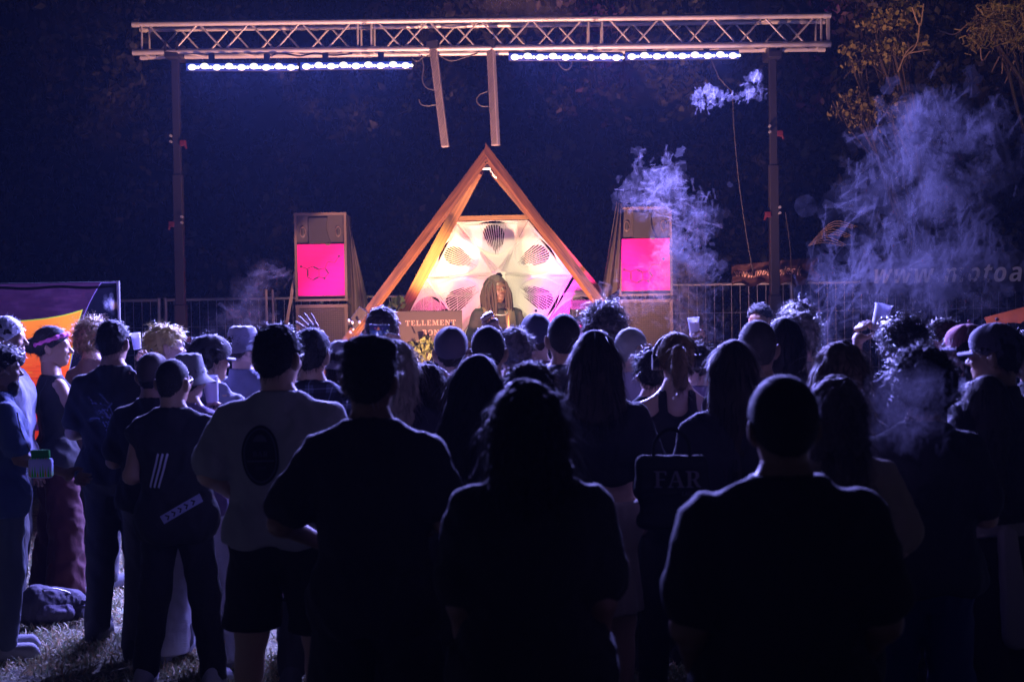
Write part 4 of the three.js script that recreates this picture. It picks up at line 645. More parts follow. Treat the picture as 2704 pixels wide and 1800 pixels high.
  const fold = (amp) => (d, x, y, z) => d + amp * (0.8 * N3(x * 7 + wr, y * 4, z * 7) + 0.9 * (Math.abs(N3(x * 9 + y * 5 + wr, y * 8 - Math.abs(x) * 9, z * 9)) * 2 - 0.5) + 0.4 * N3(x * 24, y * 17 + wr, z * 24));
  if (c.c) {
    const sl = { none: 0.08, tee: 0.72, long: 1.93, sleeveless: 0.02 }[c.sleeve ?? 'tee'], lo = c.hem ?? 0.86, g = c.g ?? 0.017, neck = c.neck ?? 1.508;
    const pr = [...torso(g, 0.06), cone([-0.085 * bodyW, 0.9, 0.012], [0.085 * bodyW, 0.9, 0.012], 0.112 * B + g + (c.flare ?? 0.006), 0.112 * B + g + (c.flare ?? 0.006), 0.06)];
    pr.push(cone(up([0, 1.5, 0.032]), up([0, 1.38, 0.03]), (fem ? 0.056 : 0.063) + g * 0.5, 0.075 + g * 0.6, 0.03));
    if (sl > 0.05) pr.push(...armP(g + (c.loose ?? 0.008), 0.03, 0, sl));
    if (c.hood) pr.push(ell(up([0, 1.46, 0.1]), [0.12, 0.05, 0.06], 0.03), cone(up([-0.08, 1.49, 0.03]), up([0.08, 1.49, 0.03]), 0.045, 0.045, 0.03));
    const f = new Field(pr, cell).each((d, x, y, z) => { d = fold(0.011)(d, x, y, z); d = Math.max(d, y - neck - 0.04 * Math.max(0, z), (Math.abs(x - lean * 0.2) < 0.24 * B ? lo - y + 0.01 * Math.sin(x * 30 + wr) : -1)); if (c.straps && y > 1.3) d = Math.max(d, Math.abs(Math.abs(x) - sw * 0.42) - 0.022 - Math.max(0, 1.38 - y) * 4); return d; });
    const sg = f.geometry(), sm = mesh('shirt', sg, c.mat ?? fabric(c.c), q);
    if (c.print) c.print(q, sm, up);
    if (c.collar || (c.neck ?? 1.508) > 1.5) { mesh('collar', new Field([...Array.from({ length: 10 }, (_, i) => { const a = i / 10 * 6.283, b = (i + 1) / 10 * 6.283; return cone(up([Math.cos(a) * 0.066, 1.488 + 0.016 * Math.sin(a), 0.026 + Math.sin(a) * 0.066]), up([Math.cos(b) * 0.066, 1.488 + 0.016 * Math.sin(b), 0.026 + Math.sin(b) * 0.066]), c.collar ? 0.014 : 0.009, c.collar ? 0.014 : 0.009, 0.01); })], 0.007, 0.02).geometry(), c.mat ?? fabric(c.c), sm); }
  }
  const t = o.pants ?? { c: [0.02, 0.02, 0.025] };
  if (t.type === 'skirt') { const hem = t.hem ?? 0.45; mesh('skirt', new Field([cone([0, 1.02, 0.005], [0, hem, 0.01], 0.135 * B, t.w ?? 0.22, 0.05), cone([-0.08, 0.95, 0.02], [0.08, 0.95, 0.02], 0.12 * B, 0.12 * B, 0.05)], cell).each((d, x, y, z) => Math.max(d + 0.012 * Math.sin(Math.atan2(z, x) * 11 + wr) * clamp((1 - y) * 2, 0, 1), y - 1.03, hem - y)).geometry(), fabric(t.c), q); }
  else { const r = { slim: [0.096, 0.068, 0.05], regular: [0.102, 0.08, 0.07], wide: [0.108, 0.105, 0.125], shorts: [0.112, 0.105, 0.1] }[t.type ?? 'regular'], lo = t.type === 'shorts' ? 0.52 : 0.05; mesh(t.type === 'shorts' ? 'shorts' : 'trousers', new Field([...legs(0, 0.04, r), cone([-0.085 * bodyW, 0.95, 0.008], [0.085 * bodyW, 0.95, 0.008], 0.116 * B, 0.116 * B, 0.05), ell([-0.07 * bodyW, 0.9, 0.048], [0.1 * B, 0.11, 0.1 * B], 0.05), ell([0.07 * bodyW, 0.9, 0.048], [0.1 * B, 0.11, 0.1 * B], 0.05)], cell).each((d, x, y, z) => Math.max(fold(t.type === 'wide' ? 0.016 : 0.009)(d, x, y, z), y - 1.04, lo - y)).geometry(), fabric(t.c), q); }
  for (const e of [-1, 1]) { const a = ank(e); mesh('shoe', new Field([cone([a[0], 0.05, 0.045 + a[2]], [a[0] * 1.1, 0.042, a[2] - 0.13], 0.05, 0.042, 0.03), cone([a[0], 0.012, 0.06 + a[2]], [a[0] * 1.12, 0.012, a[2] - 0.15], 0.042, 0.04, 0.02), cone([a[0], 0.05, 0.03 + a[2]], [a[0], 0.1, 0.025 + a[2]], 0.045, 0.048, 0.03)], 0.013, 0.03).each((d, x, y) => Math.max(d, -y)).geometry(), fabric(o.shoe ?? [0.05, 0.05, 0.06]), q); }
  // hair
  const h = o.hair ?? { style: 'short', c: [0.03, 0.02, 0.015] }, hc = h.c ?? [0.03, 0.02, 0.015], hm = hairMat(hc);
  const put = (g) => g.applyMatrix4(hd);
  if (h.style === 'dreads') { const k = hairGeo({ style: 'short' }, 0.009); mesh('hair', [put(k), ...dreads(h.n ?? 60, h.len ?? 0.34, 0.008, 1.1).map(put)], hm[0], q); }
  else { const k = hairGeo(h, near ? 0.008 : 0.0105); if (k) { const st = k.userData; const sg = st ? strands(k, Math.round(st[0] * (h.dens ?? 1) * (near ? 1.3 : 0.8)), { ...st[1], w: st[1].w * (near ? 0.8 : 1.15) * (h.fine ?? 1) }) : null; const hh = mesh('hair', put(k), hm[0], q); if (sg) mesh('loose_strands', put(sg), hm[1], hh); } }
  if (o.beard) mesh('beard', put(new Field([ell([0, 0.0, -0.05], [0.052, 0.05, 0.05], 0.03), ell([0, -0.03 - o.beard, -0.06], [0.034, 0.04, 0.035], 0.03)], 0.009, 0.03).each((d, x, y, z) => Math.max(d + 0.006 * N3(x * 50, y * 40, z * 50), y - 0.035 - Math.abs(x) * 0.6)).geometry()), hm[0], q);
  if (o.hat) hat(q, o.hat, put);
  if (o.glasses) { const g = [], y = 0.094; for (const e of [-1, 1]) { g.push(new THREE.TorusGeometry(0.024, 0.0032, 6, 18).translate(e * 0.033, y, -0.098)); g.push(seg(V(e * 0.057, y + 0.008, -0.094), V(e * 0.084, y, 0.01), 0.0028, 5)); } g.push(seg(V(-0.01, y + 0.005, -0.1), V(0.01, y + 0.005, -0.1), 0.003, 5)); const gl = mesh('glasses', g.map(put), o.glasses === 'light' ? M.galv : M.black, q); if (o.glasses === 'up') { gl.geometry.applyMatrix4(hd.clone().invert()).rotateX(0.55).translate(0, 0.075, -0.03).applyMatrix4(hd); } }
  if (o.headphones) { mesh('headband', put(new THREE.TorusGeometry(0.104, 0.008, 8, 26, Math.PI).translate(0, 0.108, 0.012)), M.black, q); for (const e of [-1, 1]) mesh('ear_cup', put(new THREE.CylinderGeometry(0.036, 0.036, 0.03, 16).rotateZ(Math.PI / 2).translate(e * 0.098, 0.08, 0.012)), M.black, q); }
  if (o.bag) mesh('shoulder_strap', new Field([cone(up([o.bag * sw * 0.5, 1.46, 0.03]), up([o.bag * sw * 0.4, 1.3, 0.135]), 0.012, 0.012, 0.01), cone(up([o.bag * sw * 0.4, 1.3, 0.135]), up([-o.bag * 0.1, 1.0, 0.15]), 0.012, 0.012, 0.01)], 0.008, 0.02).geometry(), fabric([0.03, 0.03, 0.04]), q);
  o.after?.(q, arms, torso);
  return { q, arms, s, world: (p) => V(...p).multiplyScalar(s).applyAxisAngle(V(0, 1, 0), o.yaw ?? 0).add(q.position) };
}
function hat(q, k, put) {
  const c = fabric(k.c), e = k.e ?? 0.01;
  if (k.type === 'cap') {
    const crown = new Field([ell([0, 0.12, 0.012], [0.074 + e, 0.094 + e, 0.098 + e], 0.02), ell([0, 0.155, -0.012], [0.068 + e, 0.055 + e, 0.084 + e], 0.03)], 0.008, 0.03).each((d, x, y, z) => Math.max(d + 0.0015 * Math.sin(Math.atan2(z, x) * 6), 0.09 - y - 0.3 * z)).geometry();
    const m = mesh('cap', put(crown), c, q), br = new THREE.CylinderGeometry(0.1, 0.1, 0.006, 28, 1, false, Math.PI * 0.5 + 0.12, Math.PI - 0.24).scale(0.9, 1, 1.05), p = br.attributes.position;
    for (let i = 0; i < p.count; i++) p.setY(i, p.getY(i) - 1.6 * p.getX(i) ** 2);
    // the visor leaves the front rim of the crown; turned with the cap
    const vis = new THREE.Shape(); vis.moveTo(-0.078, 0); vis.quadraticCurveTo(-0.075, 0.085, 0, 0.09); vis.quadraticCurveTo(0.075, 0.085, 0.078, 0); vis.quadraticCurveTo(0, 0.05, -0.078, 0); const vg = new THREE.ExtrudeGeometry(vis, { depth: 0.005, bevelEnabled: true, bevelSize: 0.002, bevelThickness: 0.002, bevelSegments: 1, curveSegments: 14 }).rotateX(-Math.PI / 2), vp = vg.attributes.position;
    for (let i = 0; i < vp.count; i++) vp.setY(i, vp.getY(i) - 2.4 * vp.getX(i) ** 2 + vp.getZ(i) * 0.16);
    vg.computeVertexNormals(); vg.translate(0, 0.112, -0.062); if (k.back) vg.rotateY(Math.PI).translate(0, 0.018, 0.02); mesh('visor', put(vg), k.c2 ? fabric(k.c2) : c, m);
    mesh('button', put(new THREE.SphereGeometry(0.008, 8, 6).translate(0, 0.233 + e * 0.9, 0.01)), c, m);
  } else if (k.type === 'bucket') {
    const pr = [[0.0, 0.222 + e], [0.05, 0.22 + e], [0.072, 0.208 + e], [0.084, 0.17], [0.092, 0.128], [0.118, 0.102], [0.15, 0.078], [0.147, 0.074], [0.092, 0.118]].map(([x, y]) => new THREE.Vector2(x, y));
    const g = new THREE.LatheGeometry(pr, 36), p = g.attributes.position; for (let i = 0; i < p.count; i++) { const a = Math.atan2(p.getZ(i), p.getX(i)), r = Math.hypot(p.getX(i), p.getZ(i)); p.setY(i, p.getY(i) + (r > 0.11 ? 0.008 * Math.sin(a * 3 + k.c[0] * 90) : 0.003 * Math.sin(a * 7))); p.setZ(i, p.getZ(i) * 1.15 + 0.012); } g.computeVertexNormals(); mesh('bucket_hat', put(g), c, q);
  } else if (k.type === 'beanie') { mesh('beanie', put(new Field([ell([0, 0.125, 0.014], [0.076 + e, 0.1 + e, 0.098 + e], 0.02), ell([0, 0.19, 0.03], [0.06, 0.06, 0.07], 0.04)], 0.008, 0.03).each((d, x, y, z) => Math.max(d + 0.0025 * Math.sin(Math.atan2(z, x) * 26), -hairline(x, y, z) * 0.9 - 0.012)).geometry()), c, q); }
  else if (k.type === 'scarf') { const m = mesh('headscarf', put(new Field([ell([0, 0.122, 0.014], [0.076 + e, 0.096 + e, 0.098 + e], 0.02)], 0.008, 0.03).each((d, x, y, z) => Math.max(d + 0.004 * N3(x * 40, y * 26, z * 40), -hairline(x, y, z) * 0.9 - 0.014)).geometry()), c, q); mesh('knot', put(new Field([ell([0, 0.06, 0.12], [0.03, 0.025, 0.02], 0.02), cone([0, 0.06, 0.125], [-0.03, -0.02, 0.13], 0.016, 0.008, 0.01), cone([0, 0.06, 0.125], [0.03, -0.03, 0.13], 0.016, 0.008, 0.01)], 0.007, 0.02).geometry()), c, m); }
  else if (k.type === 'band') mesh('headband', put(new Field(Array.from({ length: 14 }, (_, i) => { const f = (a) => [Math.cos(a) * 0.079, 0.135 - 0.035 * Math.sin(a), 0.012 + Math.sin(a) * 0.1], a = i / 14 * 6.283; return cone(f(a), f(a + 0.45), 0.014, 0.014, 0.01); }), 0.007, 0.02).geometry()), c, q);
}
// a flat print laid on the back of a shirt
function backPrint(name, x0, y0, x1, y1, draw, cw = 256, ch = 256, col = '#ffffff') {
  return (q, sm, up) => {
    const nx = 14, ny = 18, g = new THREE.PlaneGeometry(1, 1, nx, ny), p = g.attributes.position, ray = new THREE.Raycaster(), probe = new THREE.Mesh(sm.geometry, new THREE.MeshBasicMaterial({ side: THREE.DoubleSide }));
    for (let i = 0; i < p.count; i++) { const x = lerp(x0, x1, p.getX(i) + 0.5), y = lerp(y0, y1, p.getY(i) + 0.5), u = up([x, y, 0]); ray.set(V(u[0], y, 0.6), V(0, 0, -1)); const hit = ray.intersectObject(probe)[0]; p.setXYZ(i, u[0], y, (hit ? hit.point.z : 0.1) + 0.004); }
    g.computeVertexNormals(); mesh(name, g, phys(rgb(1, 1, 1), 0.9, { map: canvas(cw, ch, draw), transparent: true }), sm);
  };
}
// ---------------------------------------------------------------- the crowd
const BLACK = [0.014, 0.014, 0.017], DARK = [0.03, 0.03, 0.036], BROWNH = [0.035, 0.022, 0.014], DARKH = [0.014, 0.011, 0.01], BLOND = [0.4, 0.29, 0.15], GREYH = [0.4, 0.4, 0.38], LIGHTB = [0.2, 0.13, 0.07];
const plaidTex = canvas(256, 256, (c) => { c.fillStyle = '#3c4258'; c.fillRect(0, 0, 256, 256); c.fillStyle = 'rgba(10,10,24,0.7)'; for (let i = 0; i < 2; i++) { c.fillRect(i * 128, 0, 64, 256); c.fillRect(0, i * 128, 256, 64); } c.fillStyle = 'rgba(190,195,220,0.35)'; for (let i = 0; i < 2; i++) { c.fillRect(i * 128 + 92, 0, 8, 256); c.fillRect(0, i * 128 + 92, 256, 8); } });
plaidTex.wrapS = plaidTex.wrapT = THREE.RepeatWrapping; plaidTex.repeat.set(6.2, 6.2);
const plaid = phys(rgb(1, 1, 1), 0.9, { map: plaidTex, bumpMap: weave, bumpScale: 0.001 });

// --- left edge
person('man in a pale headscarf in profile before the orange tapestry', { x: 22, y: 824, d: 8.9, yaw: -1.5, up: 0.04, skin: 'tan', hair: { style: 'short', c: DARKH }, hat: { type: 'scarf', c: [0.62, 0.62, 0.75] }, beard: 0.01, shirt: { c: [0.12, 0.13, 0.2] }, pants: { c: DARK } });
person('man in a blue shirt and jeans reaching out an arm at the left edge', { x: 4, y: 908, d: 7.8, yaw: -1.1, bulk: 0.94, skin: 'brown', nod: -0.05, hair: { style: 'mop', c: DARKH, vol: -0.006 }, beard: 0.005, shirt: { c: [0.05, 0.08, 0.2], g: 0.024, hem: 0.8 }, pants: { c: [0.1, 0.12, 0.17], type: 'regular' }, shoe: [0.3, 0.3, 0.33], arms: ['pocket', [[0.24, 1.14, -0.05], [0.25, 1.05, -0.27]]], hands: ['relaxed', 'relaxed'] });
person('woman with a pink headband in profile, bare arms and dark red trousers', { x: 142, y: 862, d: 9.3, yaw: -1.05, turn: -0.35, f: 1, skin: 'tan', headS: 1.06, hair: { style: 'bun', c: DARKH }, hat: { type: 'band', c: [0.6, 0.12, 0.42], e: 0.004 }, shirt: { c: BLACK, sleeve: 'sleeveless', neck: 1.46 }, pants: { c: [0.055, 0.007, 0.012], type: 'wide' }, arms: ['bent', 'hold'] });
person('woman with blond curls half hidden behind the printed black shirt', { x: 247, y: 842, d: 9.7, yaw: -0.4, f: 1, hair: { style: 'curly', c: BLOND, vol: -0.012 }, shirt: { c: [0.2, 0.14, 0.12] }, pants: { c: DARK }, arms: ['bent', 'bent'] });
person('man in a black shirt with a faded print on the back', { x: 300, y: 838, d: 8.2, yaw: -0.15, skin: 'tan', hair: { style: 'short', c: DARKH, vol: -0.004 }, shirt: { c: BLACK, g: 0.024, print: backPrint('shirt_print', -0.12, 1.1, 0.13, 1.38, (c) => { c.clearRect(0, 0, 256, 256); c.strokeStyle = 'rgba(120,125,150,0.5)'; c.lineWidth = 8; for (let i = 0; i < 16; i++) { c.beginPath(); c.moveTo(rr(10, 246), rr(10, 246)); c.quadraticCurveTo(rr(10, 246), rr(10, 246), rr(10, 246), rr(10, 246)); c.stroke(); } }) }, pants: { c: DARK }, arms: ['bent', 'bent'] });
person('man with bleached hair and glasses looking to the side', { x: 440, y: 855, d: 8.7, yaw: -0.9, turn: -0.2, hair: { style: 'mop', c: [0.62, 0.5, 0.2], vol: -0.01 }, glasses: 'light', shirt: { c: [0.12, 0.12, 0.2] }, pants: { c: DARK }, arms: [[[0.27, 1.22, 0.02], [0.33, 1.46, 0.02]], 'bent'], hands: ['grip', 'relaxed'] });
person('man in a dark flat cap and grey hooded top, head turned aside', { x: 557, y: 877, d: 8.0, yaw: -0.55, turn: -0.3, up: 0.045, skin: 'tan', hair: { style: 'mop', c: DARKH }, hat: { type: 'cap', c: [0.05, 0.045, 0.05], c2: [0.3, 0.3, 0.4], e: 0.026 }, shirt: { c: [0.14, 0.14, 0.19], hood: 1, sleeve: 'long' }, pants: { c: DARK }, arms: ['bent', 'bent'] });
person('man in a pale brimmed hat and glasses beside the two thin poles', { x: 648, y: 848, d: 8.8, yaw: -0.7, turn: -0.2, up: 0.05, hair: { style: 'short', c: BROWNH }, hat: { type: 'bucket', c: [0.3, 0.3, 0.42] }, glasses: 'light', shirt: { c: [0.16, 0.17, 0.26] }, pants: { c: DARK }, arms: ['bent', 'bent'] });
person('man in a brown cap and black shirt left of the sleeveless man', { x: 402, y: 919, d: 7.75, yaw: -0.1, up: 0.04, skin: 'tan', hair: { style: 'buzz', c: DARKH }, hat: { type: 'cap', c: [0.07, 0.05, 0.045] }, shirt: { c: BLACK, g: 0.026 }, pants: { c: [0.09, 0.085, 0.1] }, arms: ['bent', 'down'] });
person('person in a ribbed grey bucket hat and pale wide trousers', { x: 502, y: 924, d: 7.55, yaw: -0.3, up: 0.05, f: 1, skin: 'fair', hair: { style: 'short', c: BROWNH }, hat: { type: 'bucket', c: [0.16, 0.16, 0.19], e: 0.024 }, shirt: { c: [0.18, 0.13, 0.27] }, pants: { c: [0.62, 0.6, 0.68], type: 'wide' }, shoe: [0.3, 0.3, 0.4], stance: 0.2, step: 0.03, arms: ['bent', [[0.22, 1.18, -0.14], [0.06, 1.4, -0.26]]], hands: ['relaxed', 'grip'] });
person('shaven-headed man in a black sleeveless top with three pale stripes', { x: 458, y: 943, d: 7.1, headS: 1.05, yaw: -0.08, turn: -0.18, skin: 'tan', hair: { style: 'buzz', c: DARKH, vol: -0.001 }, glasses: 'light', shirt: { c: BLACK, sleeve: 'none', g: 0.026, hem: 0.78, print: (q, sm, up) => { backPrint('stripe_print', -0.12, 1.08, 0.02, 1.28, (c) => { c.clearRect(0, 0, 256, 256); c.strokeStyle = 'rgba(205,205,225,0.8)'; c.lineWidth = 20; for (let i = 0; i < 3; i++) { c.beginPath(); c.moveTo(24 + i * 46, 244); c.lineTo(130 + i * 46, 12); c.stroke(); } })(q, sm, up); backPrint('hip_belt', -0.04, 0.9, 0.18, 1.06, (c) => { c.clearRect(0, 0, 256, 186); c.translate(128, 93); c.rotate(-0.52); c.fillStyle = '#8d8db0'; c.fillRect(-128, -27, 256, 54); c.strokeStyle = '#14141f'; c.lineWidth = 8; for (let i = 0; i < 5; i++) { c.beginPath(); c.moveTo(-96 + i * 42, -16); c.lineTo(-80 + i * 42, 0); c.lineTo(-96 + i * 42, 16); c.stroke(); } }, 256, 186)(q, sm, up); } }, pants: { c: BLACK, type: 'regular' }, shoe: [0.3, 0.3, 0.34], stance: 0.19, arms: ['bent', [[0.3, 1.14, 0.03], [0.31, 0.9, -0.06]]], });
// --- left centre
person('broad man in a pale grey t-shirt with a dark oval print on the back', { x: 735, y: 862, d: 6.0, headS: 1.1, yaw: -0.08, turn: -0.22, skin: 'fair', bulk: 1.1, hair: { style: 'short', c: DARKH, vol: -0.002 }, glasses: 1, shirt: { c: [0.3, 0.3, 0.32], g: 0.026, hem: 0.88, flare: 0.0, loose: 0.02, print: backPrint('oval_print', -0.13, 1.13, 0.03, 1.38, (c) => { c.clearRect(0, 0, 256, 400); c.fillStyle = '#15151b'; c.beginPath(); c.ellipse(128, 200, 122, 194, 0, 0, 7); c.fill(); c.strokeStyle = '#4a4a52'; c.lineWidth = 9; c.beginPath(); c.ellipse(128, 200, 104, 172, 0, 0, 7); c.stroke(); c.fillStyle = '#4a4a52'; c.beginPath(); c.arc(128, 110, 44, Math.PI, 0); c.fill(); c.font = 'bold 46px serif'; c.textAlign = 'center'; c.fillText('BAR', 128, 205); c.fillRect(40, 230, 176, 10); c.font = '30px serif'; c.fillText('1896', 128, 290); }, 256, 400) }, pants: { c: BLACK, type: 'shorts' }, stance: 0.2, arms: [[[0.27, 1.17, 0.06], [0.17, 1.02, -0.12]], 'bent'] });
person('man in a backward cap and plaid shirt before the loudspeaker stack', { x: 821, y: 856, d: 7.1, yaw: 0.05, turn: -0.15, up: 0.035, skin: 'tan', hair: { style: 'short', c: DARKH }, hat: { type: 'cap', c: [0.04, 0.04, 0.06] }, glasses: 1, shirt: { c: [0.2, 0.2, 0.3], mat: plaid, sleeve: 'long', g: 0.026, collar: 1 }, pants: { c: DARK }, arms: ['bent', 'bent'] });
const waver = person('person raising an open hand in front of the subwoofer', { x: 806, y: 898, d: 7.8, yaw: 0, skin: 'fair', hair: { style: 'short', c: BROWNH }, shirt: { c: DARK, sleeve: 'tee' }, pants: { c: DARK }, arms: ['bent', [[0.2, 1.62, -0.12], [0.085, 1.76, -0.12]]], hands: ['relaxed', 'open'], palm: [[1, 0, 0], [0, 0, -1]] });
person('woman in a pale bucket hat half hidden by the flat-topped man', { x: 911, y: 884, d: 7.6, yaw: -0.1, up: 0.05, f: 1, hair: { style: 'long', c: BROWNH, len: 0.1 }, hat: { type: 'bucket', c: [0.3, 0.28, 0.36] }, shirt: { c: [0.25, 0.26, 0.36] }, pants: { c: DARK }, arms: ['bent', 'bent'] });
person('man in a blue shirt standing behind the raised phone', { x: 1008, y: 807, d: 8.4, yaw: 0, skin: 'fair', hair: { style: 'short', c: BROWNH, vol: 0.004 }, shirt: { c: [0.06, 0.08, 0.22], sleeve: 'tee' }, pants: { c: DARK }, arms: ['bent', 'bent'] });
const flat = person('man with flat-topped hair and a dark short-sleeved shirt, elbows out', { x: 978, y: 886, d: 4.75, yaw: -0.05, turn: -0.1, up: 0.03, skin: 'brown', hair: { style: 'flat', c: DARKH }, shirt: { c: [0.016, 0.012, 0.016], g: 0.02, hem: 0.8, loose: 0.016, flare: 0.008, collar: 1 }, pants: { c: BLACK, type: 'shorts' }, stance: 0.2, arms: [[[0.3, 1.17, 0.05], [0.2, 1.06, -0.18]], [[0.245, 1.17, 0.04], [0.17, 1.12, -0.18]]] });
const phoner = person('woman with long wavy fair hair holding up a phone', { x: 1046, y: 893, d: 6.2, yaw: 0, f: 1, hair: { style: 'wavy', c: [0.42, 0.36, 0.3], len: 0.3, width: 0.95 }, shirt: { c: [0.03, 0.03, 0.05], sleeve: 'tee' }, pants: { c: DARK }, arms: ['bent', [[0.2, 1.44, -0.18], [0.035, 1.68, -0.24]]], hands: ['relaxed', 'grip'], palm: [[1, 0, 0], [-1, 0, 0.2]] });
person('short woman with loose dark hair right of the flat-topped man', { x: 1126, y: 951, d: 6.3, yaw: 0.1, f: 1, hair: { style: 'wavy', c: BROWNH, len: 0.22, width: 1.15 }, shirt: { c: DARK }, pants: { c: DARK }, arms: ['bent', 'bent'] });
// --- centre
person('man in a dark cap below the lettered board', { x: 1190, y: 853, d: 7.4, yaw: 0, up: 0.035, skin: 'fair', hair: { style: 'buzz', c: DARKH }, hat: { type: 'cap', c: [0.07, 0.06, 0.09] }, glasses: 'light', shirt: { c: [0.1, 0.14, 0.24] }, pants: { c: DARK }, arms: ['bent', 'bent'] });
person('short-haired man directly below the performer', { x: 1288, y: 853, d: 6.9, yaw: 0, skin: 'tan', hair: { style: 'buzz', c: DARKH, vol: 0.004 }, shirt: { c: DARK }, pants: { c: DARK }, arms: ['bent', 'bent'] });
person('person with braided hair raising a fist toward the performer', { x: 1356, y: 862, d: 7.9, yaw: 0.1, skin: 'tan', up: 0.03, hair: { style: 'mop', c: [0.12, 0.1, 0.1] }, shirt: { c: [0.08, 0.03, 0.03] }, pants: { c: DARK }, arms: ['bent', [[0.08, 1.55, -0.2], [-0.075, 1.76, -0.2]]], hands: ['relaxed', 'fist'], palm: [[1, 0, 0], [0, 0, -1]] });
person('man in a blue baseball cap in front of the right half of the string art', { x: 1415, y: 817, d: 8.2, yaw: 0, up: 0.04, skin: 'fair', hair: { style: 'buzz', c: BROWNH }, hat: { type: 'cap', c: [0.05, 0.05, 0.1] }, shirt: { c: [0.09, 0.02, 0.05] }, pants: { c: DARK }, arms: ['bent', 'bent'] });
person('man with cropped hair and a dark shirt left of the curly head', { x: 1488, y: 821, d: 7.3, yaw: 0, skin: 'tan', hair: { style: 'buzz', c: DARKH, vol: 0.003 }, shirt: { c: [0.02, 0.02, 0.026], g: 0.024 }, pants: { c: DARK }, arms: ['bent', 'bent'] });
person('person with a round mass of curly hair at the right pyramid leg', { x: 1593, y: 793, d: 8.3, yaw: 0, up: 0.05, hair: { style: 'curly', c: [0.1, 0.075, 0.06], vol: 0.002 }, shirt: { c: DARK }, pants: { c: DARK }, arms: ['bent', 'bent'] });
person('close-cropped grey man with glasses and a pale sleeveless top, looking right', { x: 1672, y: 857, d: 7.9, yaw: -0.6, turn: -0.3, skin: 'fair', hair: { style: 'buzz', c: GREYH }, glasses: 'light', shirt: { c: [0.36, 0.33, 0.45], sleeve: 'none' }, bag: 1, pants: { c: DARK }, arms: ['bent', 'bent'] });
person('woman with long dark hair swept aside and sunglasses on her head', { x: 1246, y: 930, d: 5.55, yaw: 0.05, roll: -0.14, f: 1, hair: { style: 'long', c: DARKH, len: 0.27, width: 1.12, drift: -0.055 }, glasses: 'up', shirt: { c: [0.02, 0.02, 0.03] }, pants: { c: DARK }, arms: ['bent', 'down'] });
person('person with a dark red hairband and bun behind the nearest woman', { x: 1398, y: 959, d: 5.6, yaw: 0, f: 1, hair: { style: 'mop', c: BROWNH, vol: 0.004 }, hat: { type: 'band', c: [0.12, 0.02, 0.02], e: 0.02 }, shirt: { c: DARK }, pants: { c: DARK }, arms: ['bent', 'bent'] });
person('nearest woman with shoulder-length hair and a plain black top', { x: 1394, y: 999, d: 4.0, yaw: 0, up: 0.025, f: 1, bulk: 1.16, skin: 'brown', hair: { style: 'wavy', c: DARKH, len: 0.07, width: 1.28, vol: 0.012 }, shirt: { c: [0.012, 0.012, 0.014], g: 0.024, hem: 0.74, loose: 0.016, flare: 0.012 }, pants: { c: BLACK }, arms: [[[0.205, 1.12, 0.03], [0.2, 0.9, -0.08]], [[0.205, 1.12, 0.03], [0.2, 0.9, -0.08]]] });
person('tall woman with long hair, black top and a beige skirt', { x: 1572, y: 867, d: 6.2, yaw: -0.04, f: 1, bulk: 1.06, hair: { style: 'long', c: BROWNH, len: 0.16, width: 1.2, flare: 0.25 }, shirt: { c: [0.016, 0.016, 0.022], sleeve: 'tee', hem: 1.1, loose: 0.02 }, pants: { c: [0.42, 0.35, 0.32], type: 'skirt', hem: 0.55, w: 0.19 }, arms: ['down', [[0.25, 1.12, 0.04], [0.24, 0.96, -0.12]]] });
// --- right centre
person('woman with a high ponytail, headband and black strapped top', { x: 1783, y: 872, d: 6.7, yaw: 0, f: 1, hair: { style: 'pony', c: LIGHTB, len: 0.03 }, headphones: 1, shirt: { c: BLACK, sleeve: 'sleeveless', straps: 1, neck: 1.49 }, pants: { c: DARK }, arms: ['bent', 'bent'] });
person('small dark-haired person beside the ponytail, rim of the head pink', { x: 1717, y: 919, d: 7.4, yaw: 0.1, f: 1, hair: { style: 'mop', c: DARKH, vol: -0.006 }, shirt: { c: DARK }, pants: { c: DARK }, arms: ['bent', 'bent'] });
const sm = person('person holding up a clear cup in the drifting smoke', { x: 1842, y: 905, d: 8.2, yaw: 0, skin: 'tan', hair: { style: 'mop', c: BROWNH, vol: -0.008 }, shirt: { c: [0.12, 0.08, 0.14] }, pants: { c: DARK }, arms: [[[0.12, 1.5, -0.2], [0.03, 1.73, -0.22]], 'bent'], hands: ['grip', 'relaxed'], palm: [[1, 0, -0.3], [-1, 0, 0]] });
person('woman with very long straight hair over a dark top', { x: 1932, y: 892, d: 5.75, yaw: 0.02, f: 1, hair: { style: 'long', c: [0.06, 0.04, 0.03], len: 0.3, width: 0.98 }, shirt: { c: [0.035, 0.03, 0.05], g: 0.03, sleeve: 'long', loose: 0.016 }, pants: { c: DARK }, arms: ['bent', 'bent'], after: () => {} });
person('man with a grey fade haircut and dark round-necked shirt', { x: 1997, y: 837, d: 6.4, yaw: 0.04, skin: 'tan', hair: { style: 'buzz', c: [0.08, 0.07, 0.065], vol: 0.003 }, shirt: { c: [0.05, 0.05, 0.09] }, pants: { c: DARK }, arms: ['bent', 'bent'] });
person('woman with long straight dark hair right of the fade haircut', { x: 2066, y: 835, d: 6.9, yaw: 0.1, f: 1, hair: { style: 'long', c: DARKH, len: 0.18, width: 1.05 }, shirt: { c: DARK }, pants: { c: DARK }, arms: ['bent', 'bent'] });
person('person with thick hair shining pale on top, below the banner', { x: 2110, y: 826, d: 7.9, yaw: 0, hair: { style: 'mop', c: [0.22, 0.2, 0.18] }, shirt: { c: [0.14, 0.14, 0.2] }, pants: { c: DARK }, arms: ['bent', 'bent'] });
